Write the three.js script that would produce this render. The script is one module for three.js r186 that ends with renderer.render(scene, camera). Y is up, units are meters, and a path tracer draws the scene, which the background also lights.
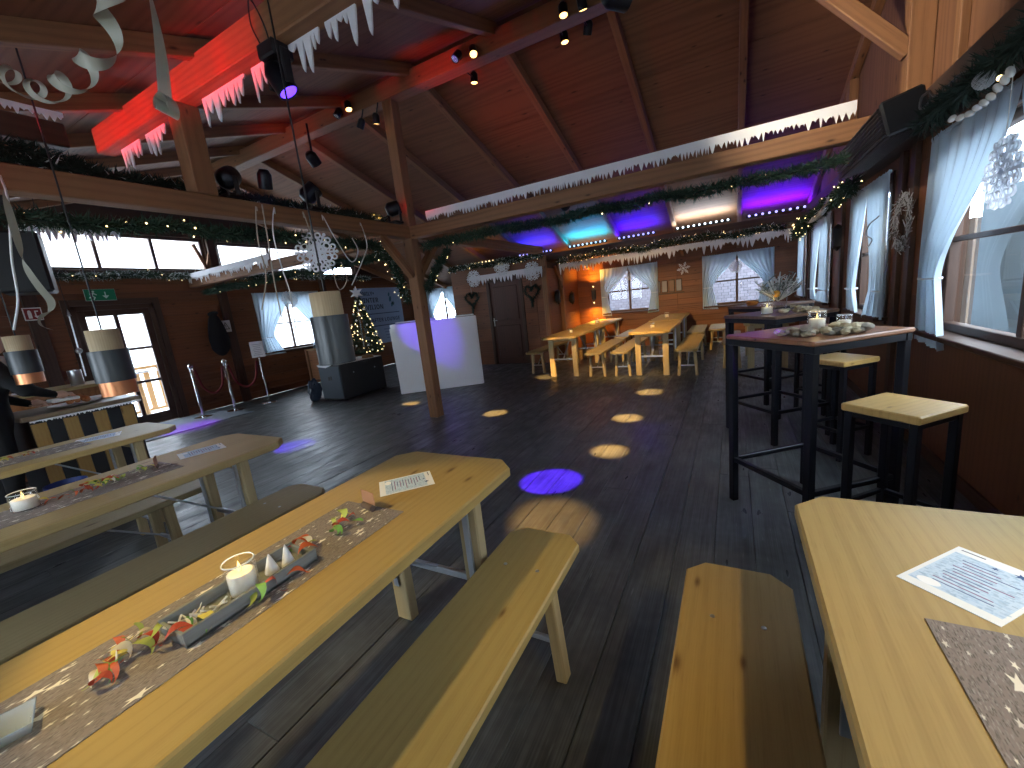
import * as THREE from 'three';
import { mergeGeometries } from 'three/addons/utils/BufferGeometryUtils.js';
import { ImprovedNoise } from 'three/addons/math/ImprovedNoise.js';
import { MarchingCubes } from 'three/addons/objects/MarchingCubes.js';
import { RectAreaLightUniformsLib } from 'three/addons/lights/RectAreaLightUniformsLib.js';

// ───────────────────────────── camera, sky, exposure
RectAreaLightUniformsLib.init();
const renderer = new THREE.WebGLRenderer({ antialias: true });
renderer.toneMapping = THREE.LinearToneMapping;
renderer.toneMappingExposure = 1.0;
renderer.shadowMap.enabled = true;
const scene = new THREE.Scene();
scene.background = new THREE.Color().setRGB(9.5, 11.2, 13.0);      // bright overcast winter sky
const FOCAL = 412.8, EYE = 1.5;
const camera = new THREE.PerspectiveCamera(2 * Math.atan(384 / FOCAL) * 180 / Math.PI, 1024 / 768, 0.05, 80);
const RM = (() => {
  const yaw = 0.50304, pit = 0.19588, rol = -0.1115;
  const cy = Math.cos(yaw), sy = Math.sin(yaw), cp = Math.cos(pit), sp = Math.sin(pit), cr = Math.cos(rol), sr = Math.sin(rol);
  const mul = (a, b) => a.map((r) => b[0].map((_, j) => r.reduce((s, v, k) => s + v * b[k][j], 0)));
  return mul([[cr, -sr, 0], [sr, cr, 0], [0, 0, 1]], mul([[1, 0, 0], [0, cp, -sp], [0, sp, cp]], [[cy, 0, sy], [0, 1, 0], [-sy, 0, cy]]));
})();
{
  const right = new THREE.Vector3(RM[0][0], -RM[0][1], -RM[0][2]), down = new THREE.Vector3(RM[1][0], -RM[1][1], -RM[1][2]), fwd = new THREE.Vector3(RM[2][0], -RM[2][1], -RM[2][2]);
  camera.quaternion.setFromRotationMatrix(new THREE.Matrix4().makeBasis(right, down.clone().negate(), fwd.clone().negate()));
  camera.position.set(0, EYE, 0);
}
// a pixel of the photograph meets the plane axis = value
function at(px, py, axis, value) {
  const c = [(px - 512) / FOCAL, (py - 384) / FOCAL, 1];
  const d = new THREE.Vector3(RM[0][0] * c[0] + RM[1][0] * c[1] + RM[2][0], -(RM[0][1] * c[0] + RM[1][1] * c[1] + RM[2][1]), -(RM[0][2] * c[0] + RM[1][2] * c[1] + RM[2][2]));
  const o = new THREE.Vector3(0, EYE, 0), t = (value - o[axis]) / d[axis];
  return o.addScaledVector(d, t);
}

// ───────────────────────────── helpers
let seedN = 12345;
const rnd = () => { seedN = (seedN * 1664525 + 1013904223) >>> 0; return seedN / 4294967296; };
const rr = (a, b) => a + (b - a) * rnd();
const noise = new ImprovedNoise();
const V = (x, y, z) => new THREE.Vector3(x, y, z);
const PI = Math.PI;
const used = new Map();
function numbered(n) { const k = used.get(n) ?? 0; used.set(n, k + 1); return k ? n + '_' + String(k).padStart(3, '0') : n; }
function shade(o) { o.castShadow = true; o.receiveShadow = true; return o; }
function tag(o, label, category, group, kind) { o.userData.label = label; o.userData.category = category; if (group) o.userData.group = group; if (kind) o.userData.kind = kind; return o; }
function thing(name, label, category, pos = [0, 0, 0], turn = 0, group, kind) {
  const g = new THREE.Group(); g.name = numbered(name); scene.add(g); g.position.set(...pos); g.rotation.y = turn;
  return tag(g, label, category, group, kind);
}
function part(parent, name, geo, m, pos, rot) {
  const o = shade(new THREE.Mesh(geo, m)); o.name = name; if (pos) o.position.set(...pos); if (rot) o.rotation.set(...rot); parent.add(o); return o;
}
function solo(name, label, category, geo, m, group, kind) {
  const o = shade(new THREE.Mesh(geo, m)); o.name = numbered(name); scene.add(o); return tag(o, label, category, group, kind);
}
function copyOf(src, label, pos, turn, group) {
  const c = src.clone(); c.name = numbered(src.name.replace(/_\d{3}$/, '')); scene.add(c); c.userData = { ...src.userData };
  if (label) c.userData.label = label; if (group) c.userData.group = group; if (pos) c.position.set(...pos); if (turn !== undefined) c.rotation.y = turn; return c;
}
const merge = (list) => mergeGeometries(list.map((g) => { const h = g.index ? g.toNonIndexed() : g; for (const k of Object.keys(h.attributes)) if (!['position', 'normal', 'uv'].includes(k)) h.deleteAttribute(k); return h; }));
// uv in metres, v along the grain
function grainUV(g, axis, ou = rr(0, 3), ov = rr(0, 5)) {
  const p = g.attributes.position, n = g.attributes.normal, uv = new Float32Array(p.count * 2);
  for (let i = 0; i < p.count; i++) {
    const P = [p.getX(i), p.getY(i), p.getZ(i)], N = [Math.abs(n.getX(i)), Math.abs(n.getY(i)), Math.abs(n.getZ(i))];
    const d = N.indexOf(Math.max(...N)), others = [0, 1, 2].filter((k) => k !== d);
    let v = others.includes(axis) ? axis : others[1], u = others.find((k) => k !== v);
    uv[2 * i] = P[u] + ou; uv[2 * i + 1] = P[v] + ov;
  }
  g.setAttribute('uv', new THREE.BufferAttribute(uv, 2)); return g;
}
// chamfered box, 44 triangles
function cbox(w, h, d, c = 0.004, axis = 2) {
  c = Math.min(c, w / 3, h / 3, d / 3);
  const s = [w / 2, h / 2, d / 2], pos = [], tri = (a, b, e) => {
    const n = V(0, 0, 0).crossVectors(V(...b).sub(V(...a)), V(...e).sub(V(...a))), m = V((a[0] + b[0] + e[0]), (a[1] + b[1] + e[1]), (a[2] + b[2] + e[2]));
    if (n.dot(m) < 0) pos.push(...a, ...e, ...b); else pos.push(...a, ...b, ...e);
  };
  const pt = (sx, sy, sz, face) => { const q = [sx * s[0], sy * s[1], sz * s[2]]; for (let k = 0; k < 3; k++) if (k !== face) q[k] -= Math.sign(q[k]) * c; return q; };
  for (let f = 0; f < 3; f++) for (const sg of [-1, 1]) {
    const q = []; for (const [a, b] of [[-1, -1], [1, -1], [1, 1], [-1, 1]]) { const e = [0, 0, 0]; e[f] = sg; e[(f + 1) % 3] = a; e[(f + 2) % 3] = b; q.push(pt(...e, f)); }
    tri(q[0], q[1], q[2]); tri(q[0], q[2], q[3]);
  }
  for (let f = 0; f < 3; f++) { const g = (f + 1) % 3, k = (f + 2) % 3; for (const a of [-1, 1]) for (const b of [-1, 1]) {
    const e = (t) => { const r = [0, 0, 0]; r[f] = t; r[g] = a; r[k] = b; return r; };
    const A = pt(...e(-1), g), B = pt(...e(1), g), C = pt(...e(1), k), D = pt(...e(-1), k); tri(A, B, C); tri(A, C, D);
  } }
  for (const a of [-1, 1]) for (const b of [-1, 1]) for (const e of [-1, 1]) tri(pt(a, b, e, 0), pt(a, b, e, 1), pt(a, b, e, 2));
  const g = new THREE.BufferGeometry(); g.setAttribute('position', new THREE.Float32BufferAttribute(pos, 3)); g.computeVertexNormals(); return grainUV(g, axis);
}
const boxAt = (w, h, d, x, y, z, c, axis) => cbox(w, h, d, c, axis).translate(x, y, z);
const span = (x0, x1, y0, y1, z0, z1, c, axis) => boxAt(Math.abs(x1 - x0), Math.abs(y1 - y0), Math.abs(z1 - z0), (x0 + x1) / 2, (y0 + y1) / 2, (z0 + z1) / 2, c, axis);
// timber from p to q, bw wide and bh high
function beamGeo(p, q, bw, bh, c = 0.006) {
  const L = p.distanceTo(q), g = cbox(bw, bh, L, c, 2), z = q.clone().sub(p).normalize(), up = Math.abs(z.y) > 0.98 ? V(0, 0, 1) : V(0, 1, 0);
  const x = V(0, 0, 0).crossVectors(up, z).normalize(), y = V(0, 0, 0).crossVectors(z, x);
  return g.applyMatrix4(new THREE.Matrix4().makeBasis(x, y, z).setPosition(p.clone().add(q).multiplyScalar(0.5)));
}
function rod(p, q, r, n = 8) {
  const g = new THREE.CylinderGeometry(r, r, p.distanceTo(q), n), d = q.clone().sub(p).normalize();
  return g.applyQuaternion(new THREE.Quaternion().setFromUnitVectors(V(0, 1, 0), d)).translate((p.x + q.x) / 2, (p.y + q.y) / 2, (p.z + q.z) / 2);
}
const tube = (pts, r, seg = 32, n = 6, closed = false) => new THREE.TubeGeometry(new THREE.CatmullRomCurve3(pts, closed), seg, r, n, closed);
const lathe = (pts, n = 24) => new THREE.LatheGeometry(pts.map(([a, b]) => new THREE.Vector2(a, b)), n);
const ext = (shape, depth, bevel = 0) => new THREE.ExtrudeGeometry(shape, { depth, bevelEnabled: bevel > 0, bevelSize: bevel, bevelThickness: bevel, bevelSegments: 1, curveSegments: 10 });
function poly(pts) { const s = new THREE.Shape(); pts.forEach(([x, y], i) => i ? s.lineTo(x, y) : s.moveTo(x, y)); s.closePath(); return s; }

// ───────────────────────────── textures
function dataTex(w, h, f, srgb = true) {
  const a = new Uint8Array(w * h * 4);
  for (let y = 0; y < h; y++) for (let x = 0; x < w; x++) { const c = f(x / w, y / h), i = 4 * (y * w + x); a[i] = Math.max(0, Math.min(255, c[0] * 255)); a[i + 1] = Math.max(0, Math.min(255, c[1] * 255)); a[i + 2] = Math.max(0, Math.min(255, c[2] * 255)); a[i + 3] = 255; }
  const t = new THREE.DataTexture(a, w, h); t.wrapS = t.wrapT = THREE.MirroredRepeatWrapping; t.magFilter = THREE.LinearFilter; t.minFilter = THREE.LinearMipmapLinearFilter; t.generateMipmaps = true;
  if (srgb) t.colorSpace = THREE.SRGBColorSpace; t.needsUpdate = true; return t;
}
function woodValue(u, v, o) {       // u across in metres, v along in metres
  let du = 0, knot = 0;
  for (const [ku, kv, kr] of o.knots) { const a = u - ku, b = (v - kv) * 0.35, r = Math.hypot(a, b); du += (a >= 0 ? 1 : -1) * kr * Math.exp(-r / (kr * 1.6)) * 0.6; knot = Math.max(knot, Math.exp(-((r / (kr * 0.42)) ** 2))); }
  const w = u + du + 0.02 * noise.noise(u * 4, v * 0.9, o.s) + 0.006 * noise.noise(u * 14, v * 3, o.s + 7);
  const ring = 0.5 + 0.5 * Math.sin(w * o.rings * 6.283 + 9 * noise.noise(w * 5, v * 0.35, o.s + 3)), fade = 0.35 + 0.65 * Math.max(0, Math.min(1, 0.5 + 1.4 * noise.noise(u * 3.1, v * 0.5, o.s + 41)));
  const fib = noise.noise(u * 260, v * 5, o.s + 11), broad = noise.noise(u * 6, v * 1.1, o.s + 19), pores = Math.max(0, noise.noise(u * 420, v * 16, o.s + 23) - 0.25);
  return [Math.pow(ring, 1.6) * o.ringAmt * fade + fib * 0.10 + broad * 0.12 + pores * 0.25, knot];
}
function woodTex(w, h, W, H, o, light, dark) {
  const t = dataTex(w, h, (x, y) => { const [k, kn] = woodValue(x * W, y * H, o), m = Math.max(0, Math.min(1, k + 0.85 * kn)); return [0, 1, 2].map((i) => light[i] * (1 - m) + dark[i] * m); });
  t.repeat.set(1 / W, 1 / H); return t;
}
const knots = (n, W, H, a, b) => Array.from({ length: n }, () => [rr(0, W), rr(0, H), rr(a, b)]);
const pineTex = woodTex(512, 1024, 0.8, 2.4, { s: 1, rings: 30, ringAmt: 0.13, knots: knots(9, 0.8, 2.4, 0.012, 0.026) }, [0.94, 0.90, 0.82], [0.52, 0.42, 0.30]);
const darkTex = woodTex(512, 1024, 1.0, 2.4, { s: 5, rings: 17, ringAmt: 0.22, knots: knots(12, 1, 2.4, 0.012, 0.024) }, [0.95, 0.92, 0.90], [0.42, 0.36, 0.33]);
const plyTex = woodTex(512, 1024, 1.2, 2.4, { s: 9, rings: 11, ringAmt: 0.26, knots: knots(6, 1.2, 2.4, 0.015, 0.03) }, [0.94, 0.90, 0.88], [0.46, 0.38, 0.34]);
const floorTex = dataTex(1024, 1024, (x, y) => {
  const u = x * 1.6, v = y * 2.4, f = noise.noise(u * 180, v * 3, 2) * 0.16 + noise.noise(u * 40, v * 1.2, 4) * 0.12 + noise.noise(u * 5, v * 4, 8) * 0.13 + noise.noise(u * 22, v * 20, 14) * 0.07;
  const sc = Math.max(0, noise.noise(u * 60, v * 9, 31) - 0.5) * 0.9, g = Math.max(0.52, Math.min(1, 0.68 + f + sc)); return [g, g, g];
}); floorTex.repeat.set(1 / 1.6, 1 / 2.4);
const floorRough = dataTex(512, 512, (x, y) => { const g = 0.42 + 0.16 * noise.noise(x * 12, y * 9, 3) + 0.12 * noise.noise(x * 70, y * 14, 5); return [g, g, g]; }, false); floorRough.repeat.set(1 / 1.6, 1 / 2.4);
const stoneTex = dataTex(512, 512, (x, y) => { const r = Math.floor(y * 14), c = x * 7 + (r % 2) * 0.5 + 0.3 * noise.noise(x * 5, r * 3.1, 1), e = Math.min(Math.abs(y * 14 - r), c - Math.floor(c)) < 0.09 ? 0.62 : 0.9, g = e + 0.14 * noise.noise(Math.floor(c) * 3.3, r * 5.7, 2) + 0.08 * noise.noise(x * 60, y * 60, 6); return [g, g * 0.98, g]; });
stoneTex.repeat.set(1 / 1.1, 1 / 1.1);
function canvasTex(w, h, draw) {
  const c = document.createElement('canvas'); c.width = w; c.height = h; draw(c.getContext('2d'), w, h);
  const t = new THREE.CanvasTexture(c); t.colorSpace = THREE.SRGBColorSpace; return t;
}
function star(x, cx, cy, r, k, rot = 0) { x.beginPath(); for (let i = 0; i < 2 * k; i++) { const a = rot + i * PI / k, q = i % 2 ? r * 0.42 : r; x.lineTo(cx + q * Math.cos(a), cy + q * Math.sin(a)); } x.closePath(); x.fill(); }
const runnerTex = canvasTex(512, 1024, (x, w, h) => {
  x.fillStyle = '#8b7f78'; x.fillRect(0, 0, w, h);
  for (let i = 0; i < 26000; i++) { const g = Math.floor(rr(90, 165)); x.fillStyle = `rgb(${g},${g - 8},${g - 14})`; x.fillRect(rnd() * w, rnd() * h, rr(1, 3), rr(2, 7)); }
  for (let i = 0; i < 330; i++) { x.fillStyle = i % 3 ? '#d9d2c6' : '#efe8d8'; star(x, rnd() * w, rnd() * h, i % 9 ? rr(4, 9) : rr(14, 22), 5, rnd() * 6); }
});
const posterTex = canvasTex(512, 480, (x, w, h) => {
  x.fillStyle = '#9fb4d8'; x.fillRect(0, 0, w, h); x.fillStyle = '#27364f'; x.font = 'bold 44px sans-serif';
  x.fillText('FAMILY', 26, 62); star(x, 196, 44, 12, 5); x.font = 'bold 56px sans-serif'; x.fillText('WINTER', 26, 122); x.fillText('PAVILION', 26, 182);
  x.fillStyle = '#2f6f8a'; for (const [a, b, r] of [[372, 60, 18], [380, 100, 26], [392, 150, 20]]) { x.beginPath(); x.ellipse(a, b, r * 0.5, r, 0.3, 0, 7); x.fill(); } x.fillStyle = '#1f4a56'; star(x, 405, 140, 26, 6);
  x.fillStyle = '#44557a'; x.fillRect(40, 216, 430, 7); x.font = 'bold 46px sans-serif'; x.fillStyle = '#34456a'; x.fillText('LIVE AFTER LOUNGE', 22, 292, 470); x.fillRect(40, 322, 430, 7);
  x.fillStyle = '#6d7fa6'; for (let i = 0; i < 4; i++) x.fillRect(250 + i * 6, 358 + i * 26, 200 - i * 20, 6);
});
const flyerTex = canvasTex(360, 512, (x, w, h) => {
  x.fillStyle = '#f4f4f2'; x.fillRect(0, 0, w, h); x.fillStyle = '#cfe0ef'; x.fillRect(18, 66, w - 36, h - 120);
  for (let i = 0; i < 900; i++) { const b = Math.floor(rr(170, 235)); x.fillStyle = `rgba(${b - 40},${b - 12},${b + 10},0.35)`; x.fillRect(18 + rnd() * (w - 46), 66 + rnd() * (h - 130), rr(4, 26), rr(3, 12)); }
  x.fillStyle = '#3a5a8c'; star(x, 250, 66, 26, 6); star(x, 170, 84, 15, 6, 0.4); x.fillStyle = '#556'; x.fillRect(24, 24, 90, 8);
  for (let i = 0; i < 11; i++) { x.fillStyle = i % 2 ? '#8a5a86' : '#5a6a96'; x.fillRect(70 + (i % 3) * 12, 120 + i * 27, rr(120, 210), 7); }
  x.fillStyle = '#ffffff'; x.beginPath(); x.ellipse(84, h - 84, 44, 30, 0, 0, 7); x.fill();
});
const exitTex = canvasTex(256, 128, (x, w, h) => {
  x.fillStyle = '#0f8a5f'; x.fillRect(0, 0, w, h); x.fillStyle = '#dff5ec'; x.beginPath(); x.arc(74, 26, 11, 0, 7); x.fill(); x.strokeStyle = '#dff5ec'; x.lineWidth = 11; x.lineCap = 'round';
  x.beginPath(); x.moveTo(70, 42); x.lineTo(58, 76); x.lineTo(78, 92); x.lineTo(66, 114); x.moveTo(58, 76); x.lineTo(34, 96); x.moveTo(70, 44); x.lineTo(94, 62); x.moveTo(70, 44); x.lineTo(44, 54); x.stroke();
  x.beginPath(); x.moveTo(170, 34); x.lineTo(170, 84); x.stroke(); x.fillStyle = '#dff5ec'; x.beginPath(); x.moveTo(140, 72); x.lineTo(200, 72); x.lineTo(170, 108); x.fill();
});
const fireTex = canvasTex(160, 128, (x, w, h) => {
  x.fillStyle = '#efe6e2'; x.fillRect(0, 0, w, h); x.fillStyle = '#8c1f1c'; x.fillRect(8, 8, w - 16, h - 16); x.fillStyle = '#f2e9e4'; x.fillRect(34, 44, 34, 66); x.beginPath(); x.arc(51, 40, 15, 0, 7); x.fill(); x.fillRect(96, 30, 12, 60); x.beginPath(); x.moveTo(84, 84); x.lineTo(132, 84); x.lineTo(108, 112); x.fill(); x.fillRect(96, 30, 34, 12);
});
const warnTex = canvasTex(128, 128, (x, w, h) => { x.fillStyle = '#d9d6d4'; x.fillRect(0, 0, w, h); x.strokeStyle = '#4a4a36'; x.lineWidth = 8; x.beginPath(); x.moveTo(64, 22); x.lineTo(104, 96); x.lineTo(24, 96); x.closePath(); x.stroke(); x.fillStyle = '#4a4a36'; x.fillRect(60, 48, 8, 26); x.fillRect(60, 80, 8, 8); });

// ───────────────────────────── materials (linear base colours)
const lin = (r, g, b) => new THREE.Color().setRGB(r, g, b);
const std = (c, rough = 0.7, extra = {}) => new THREE.MeshStandardMaterial({ color: lin(...c), roughness: rough, ...extra });
const phy = (c, rough, extra = {}) => new THREE.MeshPhysicalMaterial({ color: lin(...c), roughness: rough, ...extra });
const wood = (c, tex, rough = 0.6, bump = 0.0003) => std(c, rough, { map: tex, bumpMap: tex, bumpScale: bump });
const M = {
  table: [wood([0.53, 0.40, 0.16], pineTex, 0.5), wood([0.49, 0.40, 0.21], pineTex, 0.52), wood([0.54, 0.42, 0.19], pineTex, 0.5)],
  bench: [wood([0.42, 0.34, 0.15], pineTex, 0.55), wood([0.37, 0.33, 0.21], pineTex, 0.55), wood([0.46, 0.35, 0.16], pineTex, 0.55)],
  leg: wood([0.50, 0.43, 0.28], pineTex, 0.6),
  timber: wood([0.29, 0.145, 0.065], darkTex, 0.65), timberPale: wood([0.46, 0.28, 0.13], pineTex, 0.6),
  ply: [[0.25, 0.122, 0.060], [0.225, 0.110, 0.056], [0.27, 0.130, 0.063]].map((c) => wood(c, plyTex, 0.72)),
  board: [[0.21, 0.080, 0.030], [0.185, 0.072, 0.028], [0.235, 0.089, 0.033], [0.195, 0.078, 0.031]].map((c) => wood(c, darkTex, 0.55)),
  wallCore: std([0.06, 0.03, 0.018], 0.9), frame: wood([0.075, 0.036, 0.02], darkTex, 0.5), doorWood: wood([0.085, 0.03, 0.018], darkTex, 0.5),
  floor: [[0.168, 0.182, 0.192], [0.150, 0.164, 0.175], [0.186, 0.196, 0.202], [0.136, 0.150, 0.160]].map((c) => std(c, 1, { map: floorTex, roughnessMap: floorRough, bumpMap: floorTex, bumpScale: 0.0009 })),
  floorBase: std([0.015, 0.015, 0.016], 0.9),
  black: std([0.012, 0.013, 0.015], 0.5), blackMetal: std([0.014, 0.016, 0.022], 0.38, { metalness: 0.6 }), steel: std([0.55, 0.57, 0.6], 0.3, { metalness: 1 }), zinc: std([0.48, 0.52, 0.58], 0.4, { metalness: 0.85 }), chrome: std([0.8, 0.8, 0.82], 0.12, { metalness: 1 }),
  white: std([0.78, 0.79, 0.8], 0.6), foam: std([0.80, 0.80, 0.82], 0.85), cotton: std([0.74, 0.74, 0.70], 0.95), whitePlastic: phy([0.80, 0.80, 0.82], 0.35, { clearcoat: 0.3 }),
  curtain: phy([0.50, 0.63, 0.74], 1, { transmission: 0.24, thickness: 0, side: THREE.DoubleSide }),
  lace: phy([0.95, 0.97, 1.0], 0.9, { transmission: 0.65, thickness: 0 }), glitter: std([0.75, 0.77, 0.8], 0.55),
  pane: phy([1, 1, 1], 0.0, { transmission: 1, thickness: 0, ior: 1.45 }), glass: phy([1, 1, 1], 0.02, { transmission: 1, thickness: 0, ior: 1.45 }),
  wax: phy([0.86, 0.82, 0.70], 0.6), needle: std([0.022, 0.055, 0.030], 0.8, { side: THREE.DoubleSide }), needleDark: std([0.012, 0.030, 0.020], 0.8, { side: THREE.DoubleSide }), frost: std([0.62, 0.65, 0.66], 0.9, { side: THREE.DoubleSide }),
  bulb: std([1, 0.85, 0.5], 0.4, { emissive: lin(1, 0.72, 0.32), emissiveIntensity: 5 }),
  copper: std([0.72, 0.30, 0.14], 0.32, { metalness: 0.9 }), shadeTop: wood([0.52, 0.44, 0.32], pineTex, 0.6), darkShade: phy([0.02, 0.026, 0.028], 0.42, { clearcoat: 0.15, clearcoatRoughness: 0.3 }),
  twig: std([0.42, 0.36, 0.28], 0.8), twigWhite: std([0.66, 0.66, 0.64], 0.9), ribbon: phy([0.36, 0.35, 0.27], 0.5, { side: THREE.DoubleSide, transmission: 0.15, thickness: 0 }),
  runner: std([1, 1, 1], 0.9, { map: runnerTex }), paper: std([0.86, 0.86, 0.85], 0.8), flyer: std([1, 1, 1], 0.75, { map: flyerTex }),
  trayGrey: wood([0.25, 0.29, 0.34], pineTex, 0.7), rope: std([0.16, 0.012, 0.014], 0.8), concrete: std([0.62, 0.63, 0.64], 0.9), snow: std([0.85, 0.87, 0.9], 0.9),
  skin: phy([0.55, 0.31, 0.22], 0.55), cloth: std([0.009, 0.0095, 0.011], 0.95), fleece: std([0.72, 0.75, 0.8], 0.95), hair: std([0.03, 0.02, 0.014], 0.6),
};
const pick = (a, i) => a[i % a.length];

// ───────────────────────────── structure: the hall
const XL = -9.5, XR = 1.3, ZF = -11.1, ZN = 1.8, RIDGE = -4.54, SLOPE = 0.33, BLX0 = -6.3, BLX = -3.74, BLZ = -8.9;
const roofY = (z) => 4.40 - SLOPE * Math.abs(z - RIDGE);
const structure = (name, label, category) => thing(name, label, category, [0, 0, 0], 0, null, 'structure');
{ // floor of dark boards
  const f = structure('floor', 'dark grey wooden board floor of the hall', 'floor');
  part(f, 'subfloor', span(XL - 0.12, XR + 0.12, -0.14, -0.024, ZF - 0.12, ZN + 0.12, 0.01), M.floorBase);
  const W = 0.2; let k = 0;
  for (let x = XL; x < XR - 0.01; x += W, k++) {
    const x1 = Math.min(XR, x + W), wide = k % 5 === 0 ? 0.0045 : 0.0014; let z = ZN, i = 0;
    const cuts = [ZN, ZN - rr(1.2, 3.4), ZN - rr(4.6, 6.6), ZN - rr(8.2, 10.4), ZF];
    for (let c = 0; c + 1 < cuts.length; c++) part(f, 'plank', span(x + wide, x1 - 0.0012, -0.024, rr(-0.0012, 0), cuts[c + 1] + 0.0012, cuts[c] - 0.0012, 0.0015, 2), pick(M.floor, Math.floor(rnd() * 4)));
  }
}
const outline = (z0, z1) => { const p = [[z0, 0], [z1, 0], [z1, roofY(z1) + 0.03]]; p.push([RIDGE, roofY(RIDGE) + 0.03], [z0, roofY(z0) + 0.03]); return p; };
function holed(pts, holes) { const s = poly(pts); for (const [a, b, c, d] of holes) s.holes.push(poly([[a, c], [a, d], [b, d], [b, c]])); return s; }
// openings: [along0, along1, y0, y1]
const WIN_R = [[-4.10, -2.2, 0.97, 2.2], [-6.38, -5.22, 0.97, 2.2], [-9.2, -7.85, 0.97, 2.2], [-10.95, -10.2, 0.97, 2.2], [-1.85, -0.65, 0.97, 2.2], [0.45, 1.55, 0.97, 2.2]];
const DOOR_L = [-3.84, -2.72, 0, 2.2];
const CLER = [[-4.95, -2.40, 2.78, 3.42], [-7.45, -5.18, 2.78, 3.38], [-9.9, -7.7, 2.60, 2.66 + 0.05]];
CLER[2] = [-8.75, -7.65, 2.70, 2.98];
const WIN_L = [[-7.25, -5.78, 0.97, 2.22]];
const WIN_N = [[-6.2, -4.4, 0.9, 2.1], [-3.4, -1.6, 0.9, 2.1]];
const WIN_F = [[-2.96, -1.76, 0.92, 2.0], [-0.52, 0.68, 0.88, 1.98], [-8.85, -7.65, 0.97, 2.1]];
// horizontal boards or panels on a wall face; put(u0,u1,y0,y1,i) adds one piece
function clad(u0, u1, y0, y1, h, holes, cutsU, put) {
  let i = 0; const ys = []; for (let y = y0; y < y1 - 0.005; y += h) ys.push(y); ys.push(y1);
  for (let r = 0; r + 1 < ys.length; r++) {
    let bands = [[ys[r], ys[r + 1]]];
    for (const H of holes) for (const e of [H[2], H[3]]) bands = bands.flatMap(([a, b]) => e > a + 0.012 && e < b - 0.012 ? [[a, e], [e, b]] : [[a, b]]);
    for (const [a, b] of bands) {
      let segs = [[u0, u1]];
      for (const H of holes) if (H[2] < (a + b) / 2 && H[3] > (a + b) / 2) segs = segs.flatMap(([s, t]) => [[s, Math.min(t, H[0])], [Math.max(s, H[1]), t]]).filter(([s, t]) => t - s > 0.01);
      for (const c of cutsU) segs = segs.flatMap(([s, t]) => c > s + 0.02 && c < t - 0.02 ? [[s, c], [c, t]] : [[s, t]]);
      for (const [s, t] of segs) put(s, t, a, b, i++);
    }
  }
}
{ // wall_right, a gable wall with stained panels below and plywood above
  const w = structure('wall_right', 'dark stained panel wall with curtained windows and plywood gable', 'wall');
  const g = ext(holed(outline(ZN + 0.12, ZF - 0.12), WIN_R), 0.12); g.rotateY(-PI / 2); g.translate(XR + 0.12, 0, 0); part(w, 'wall_core', g, M.wallCore);
  const posts = [-1.99, -4.62, -4.9, -7.1, -9.7, -0.1];
  clad(ZF, ZN, 0, 2.4, 1.2, WIN_R, posts, (s, t, a, b, i) => part(w, 'panel', span(XR - 0.014, XR, a + 0.001, b - 0.001, s + 0.0015, t - 0.0015, 0.002, 1), pick(M.board, i * 7 + 1)));
  for (const z of posts) part(w, 'batten', span(XR - 0.05, XR - 0.014, 0, 2.4, z - 0.05, z + 0.05, 0.004, 1), M.frame);
  const gz = [ZN, -0.4, -2.3, -4.0, RIDGE, -6.75, -8.9];
  for (let i = 0; i + 1 < gz.length; i++) {
    const [a, b] = [gz[i] - 0.003, gz[i + 1] + 0.003], p = poly([[a, 2.42], [b, 2.42], [b, Math.max(2.43, roofY(b) - 0.002)], [a, roofY(a) - 0.002]]), q = ext(p, 0.014); q.rotateY(-PI / 2); q.translate(XR, 0, 0); q.computeVertexNormals();
    part(w, 'gable_panel', grainUV(q, 1), pick(M.ply, i));
  }
  part(w, 'batten', span(XR - 0.06, XR - 0.014, 2.42, 4.1, -4.03, -3.95, 0.004, 1), M.timber); part(w, 'batten', span(XR - 0.10, XR - 0.014, 2.42, 3.58, -6.85, -6.68, 0.004, 1), M.timber);
  part(w, 'skirting', span(XR - 0.03, XR - 0.014, 0, 0.09, ZF, ZN, 0.003, 2), M.frame);
}
{ // wall_left, boards with door, window and clerestory
  const holes = [DOOR_L, ...CLER, ...WIN_L], w = structure('wall_left', 'dark brown horizontal board wall with glazed door and high windows', 'wall');
  const g = ext(holed(outline(ZN + 0.12, ZF - 0.12), holes), 0.12); g.rotateY(-PI / 2); g.translate(XL, 0, 0); part(w, 'wall_core', g, M.wallCore);
  clad(ZF, ZN, 0, 2.7, 0.15, holes, [-2.3, -5.06, -7.55], (s, t, a, b, i) => part(w, 'board', span(XL, XL + 0.018, a + 0.0015, b - 0.0015, s + 0.001, t - 0.001, 0.004, 2), pick(M.board, i * 5 + Math.floor(i / 3))));
  for (const z of [-2.3, -5.06, -7.55]) part(w, 'wall_post', span(XL, XL + 0.1, 0, Math.min(3.5, roofY(z)), z - 0.08, z + 0.08, 0.005, 1), M.frame);
  for (const [z0, z1, y] of [[ZF, ZN, 2.7]]) part(w, 'ledge', span(XL, XL + 0.12, y - 0.05, y + 0.03, z0, z1, 0.005, 2), M.frame);
  for (const s of [-1, 1]) part(w, 'window_brace', beamGeo(V(XL + 0.06, 2.8, -4.9), V(XL + 0.06, 3.3, -4.9 + s * 0.16), 0.05, 0.06), M.timber);
}
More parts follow.
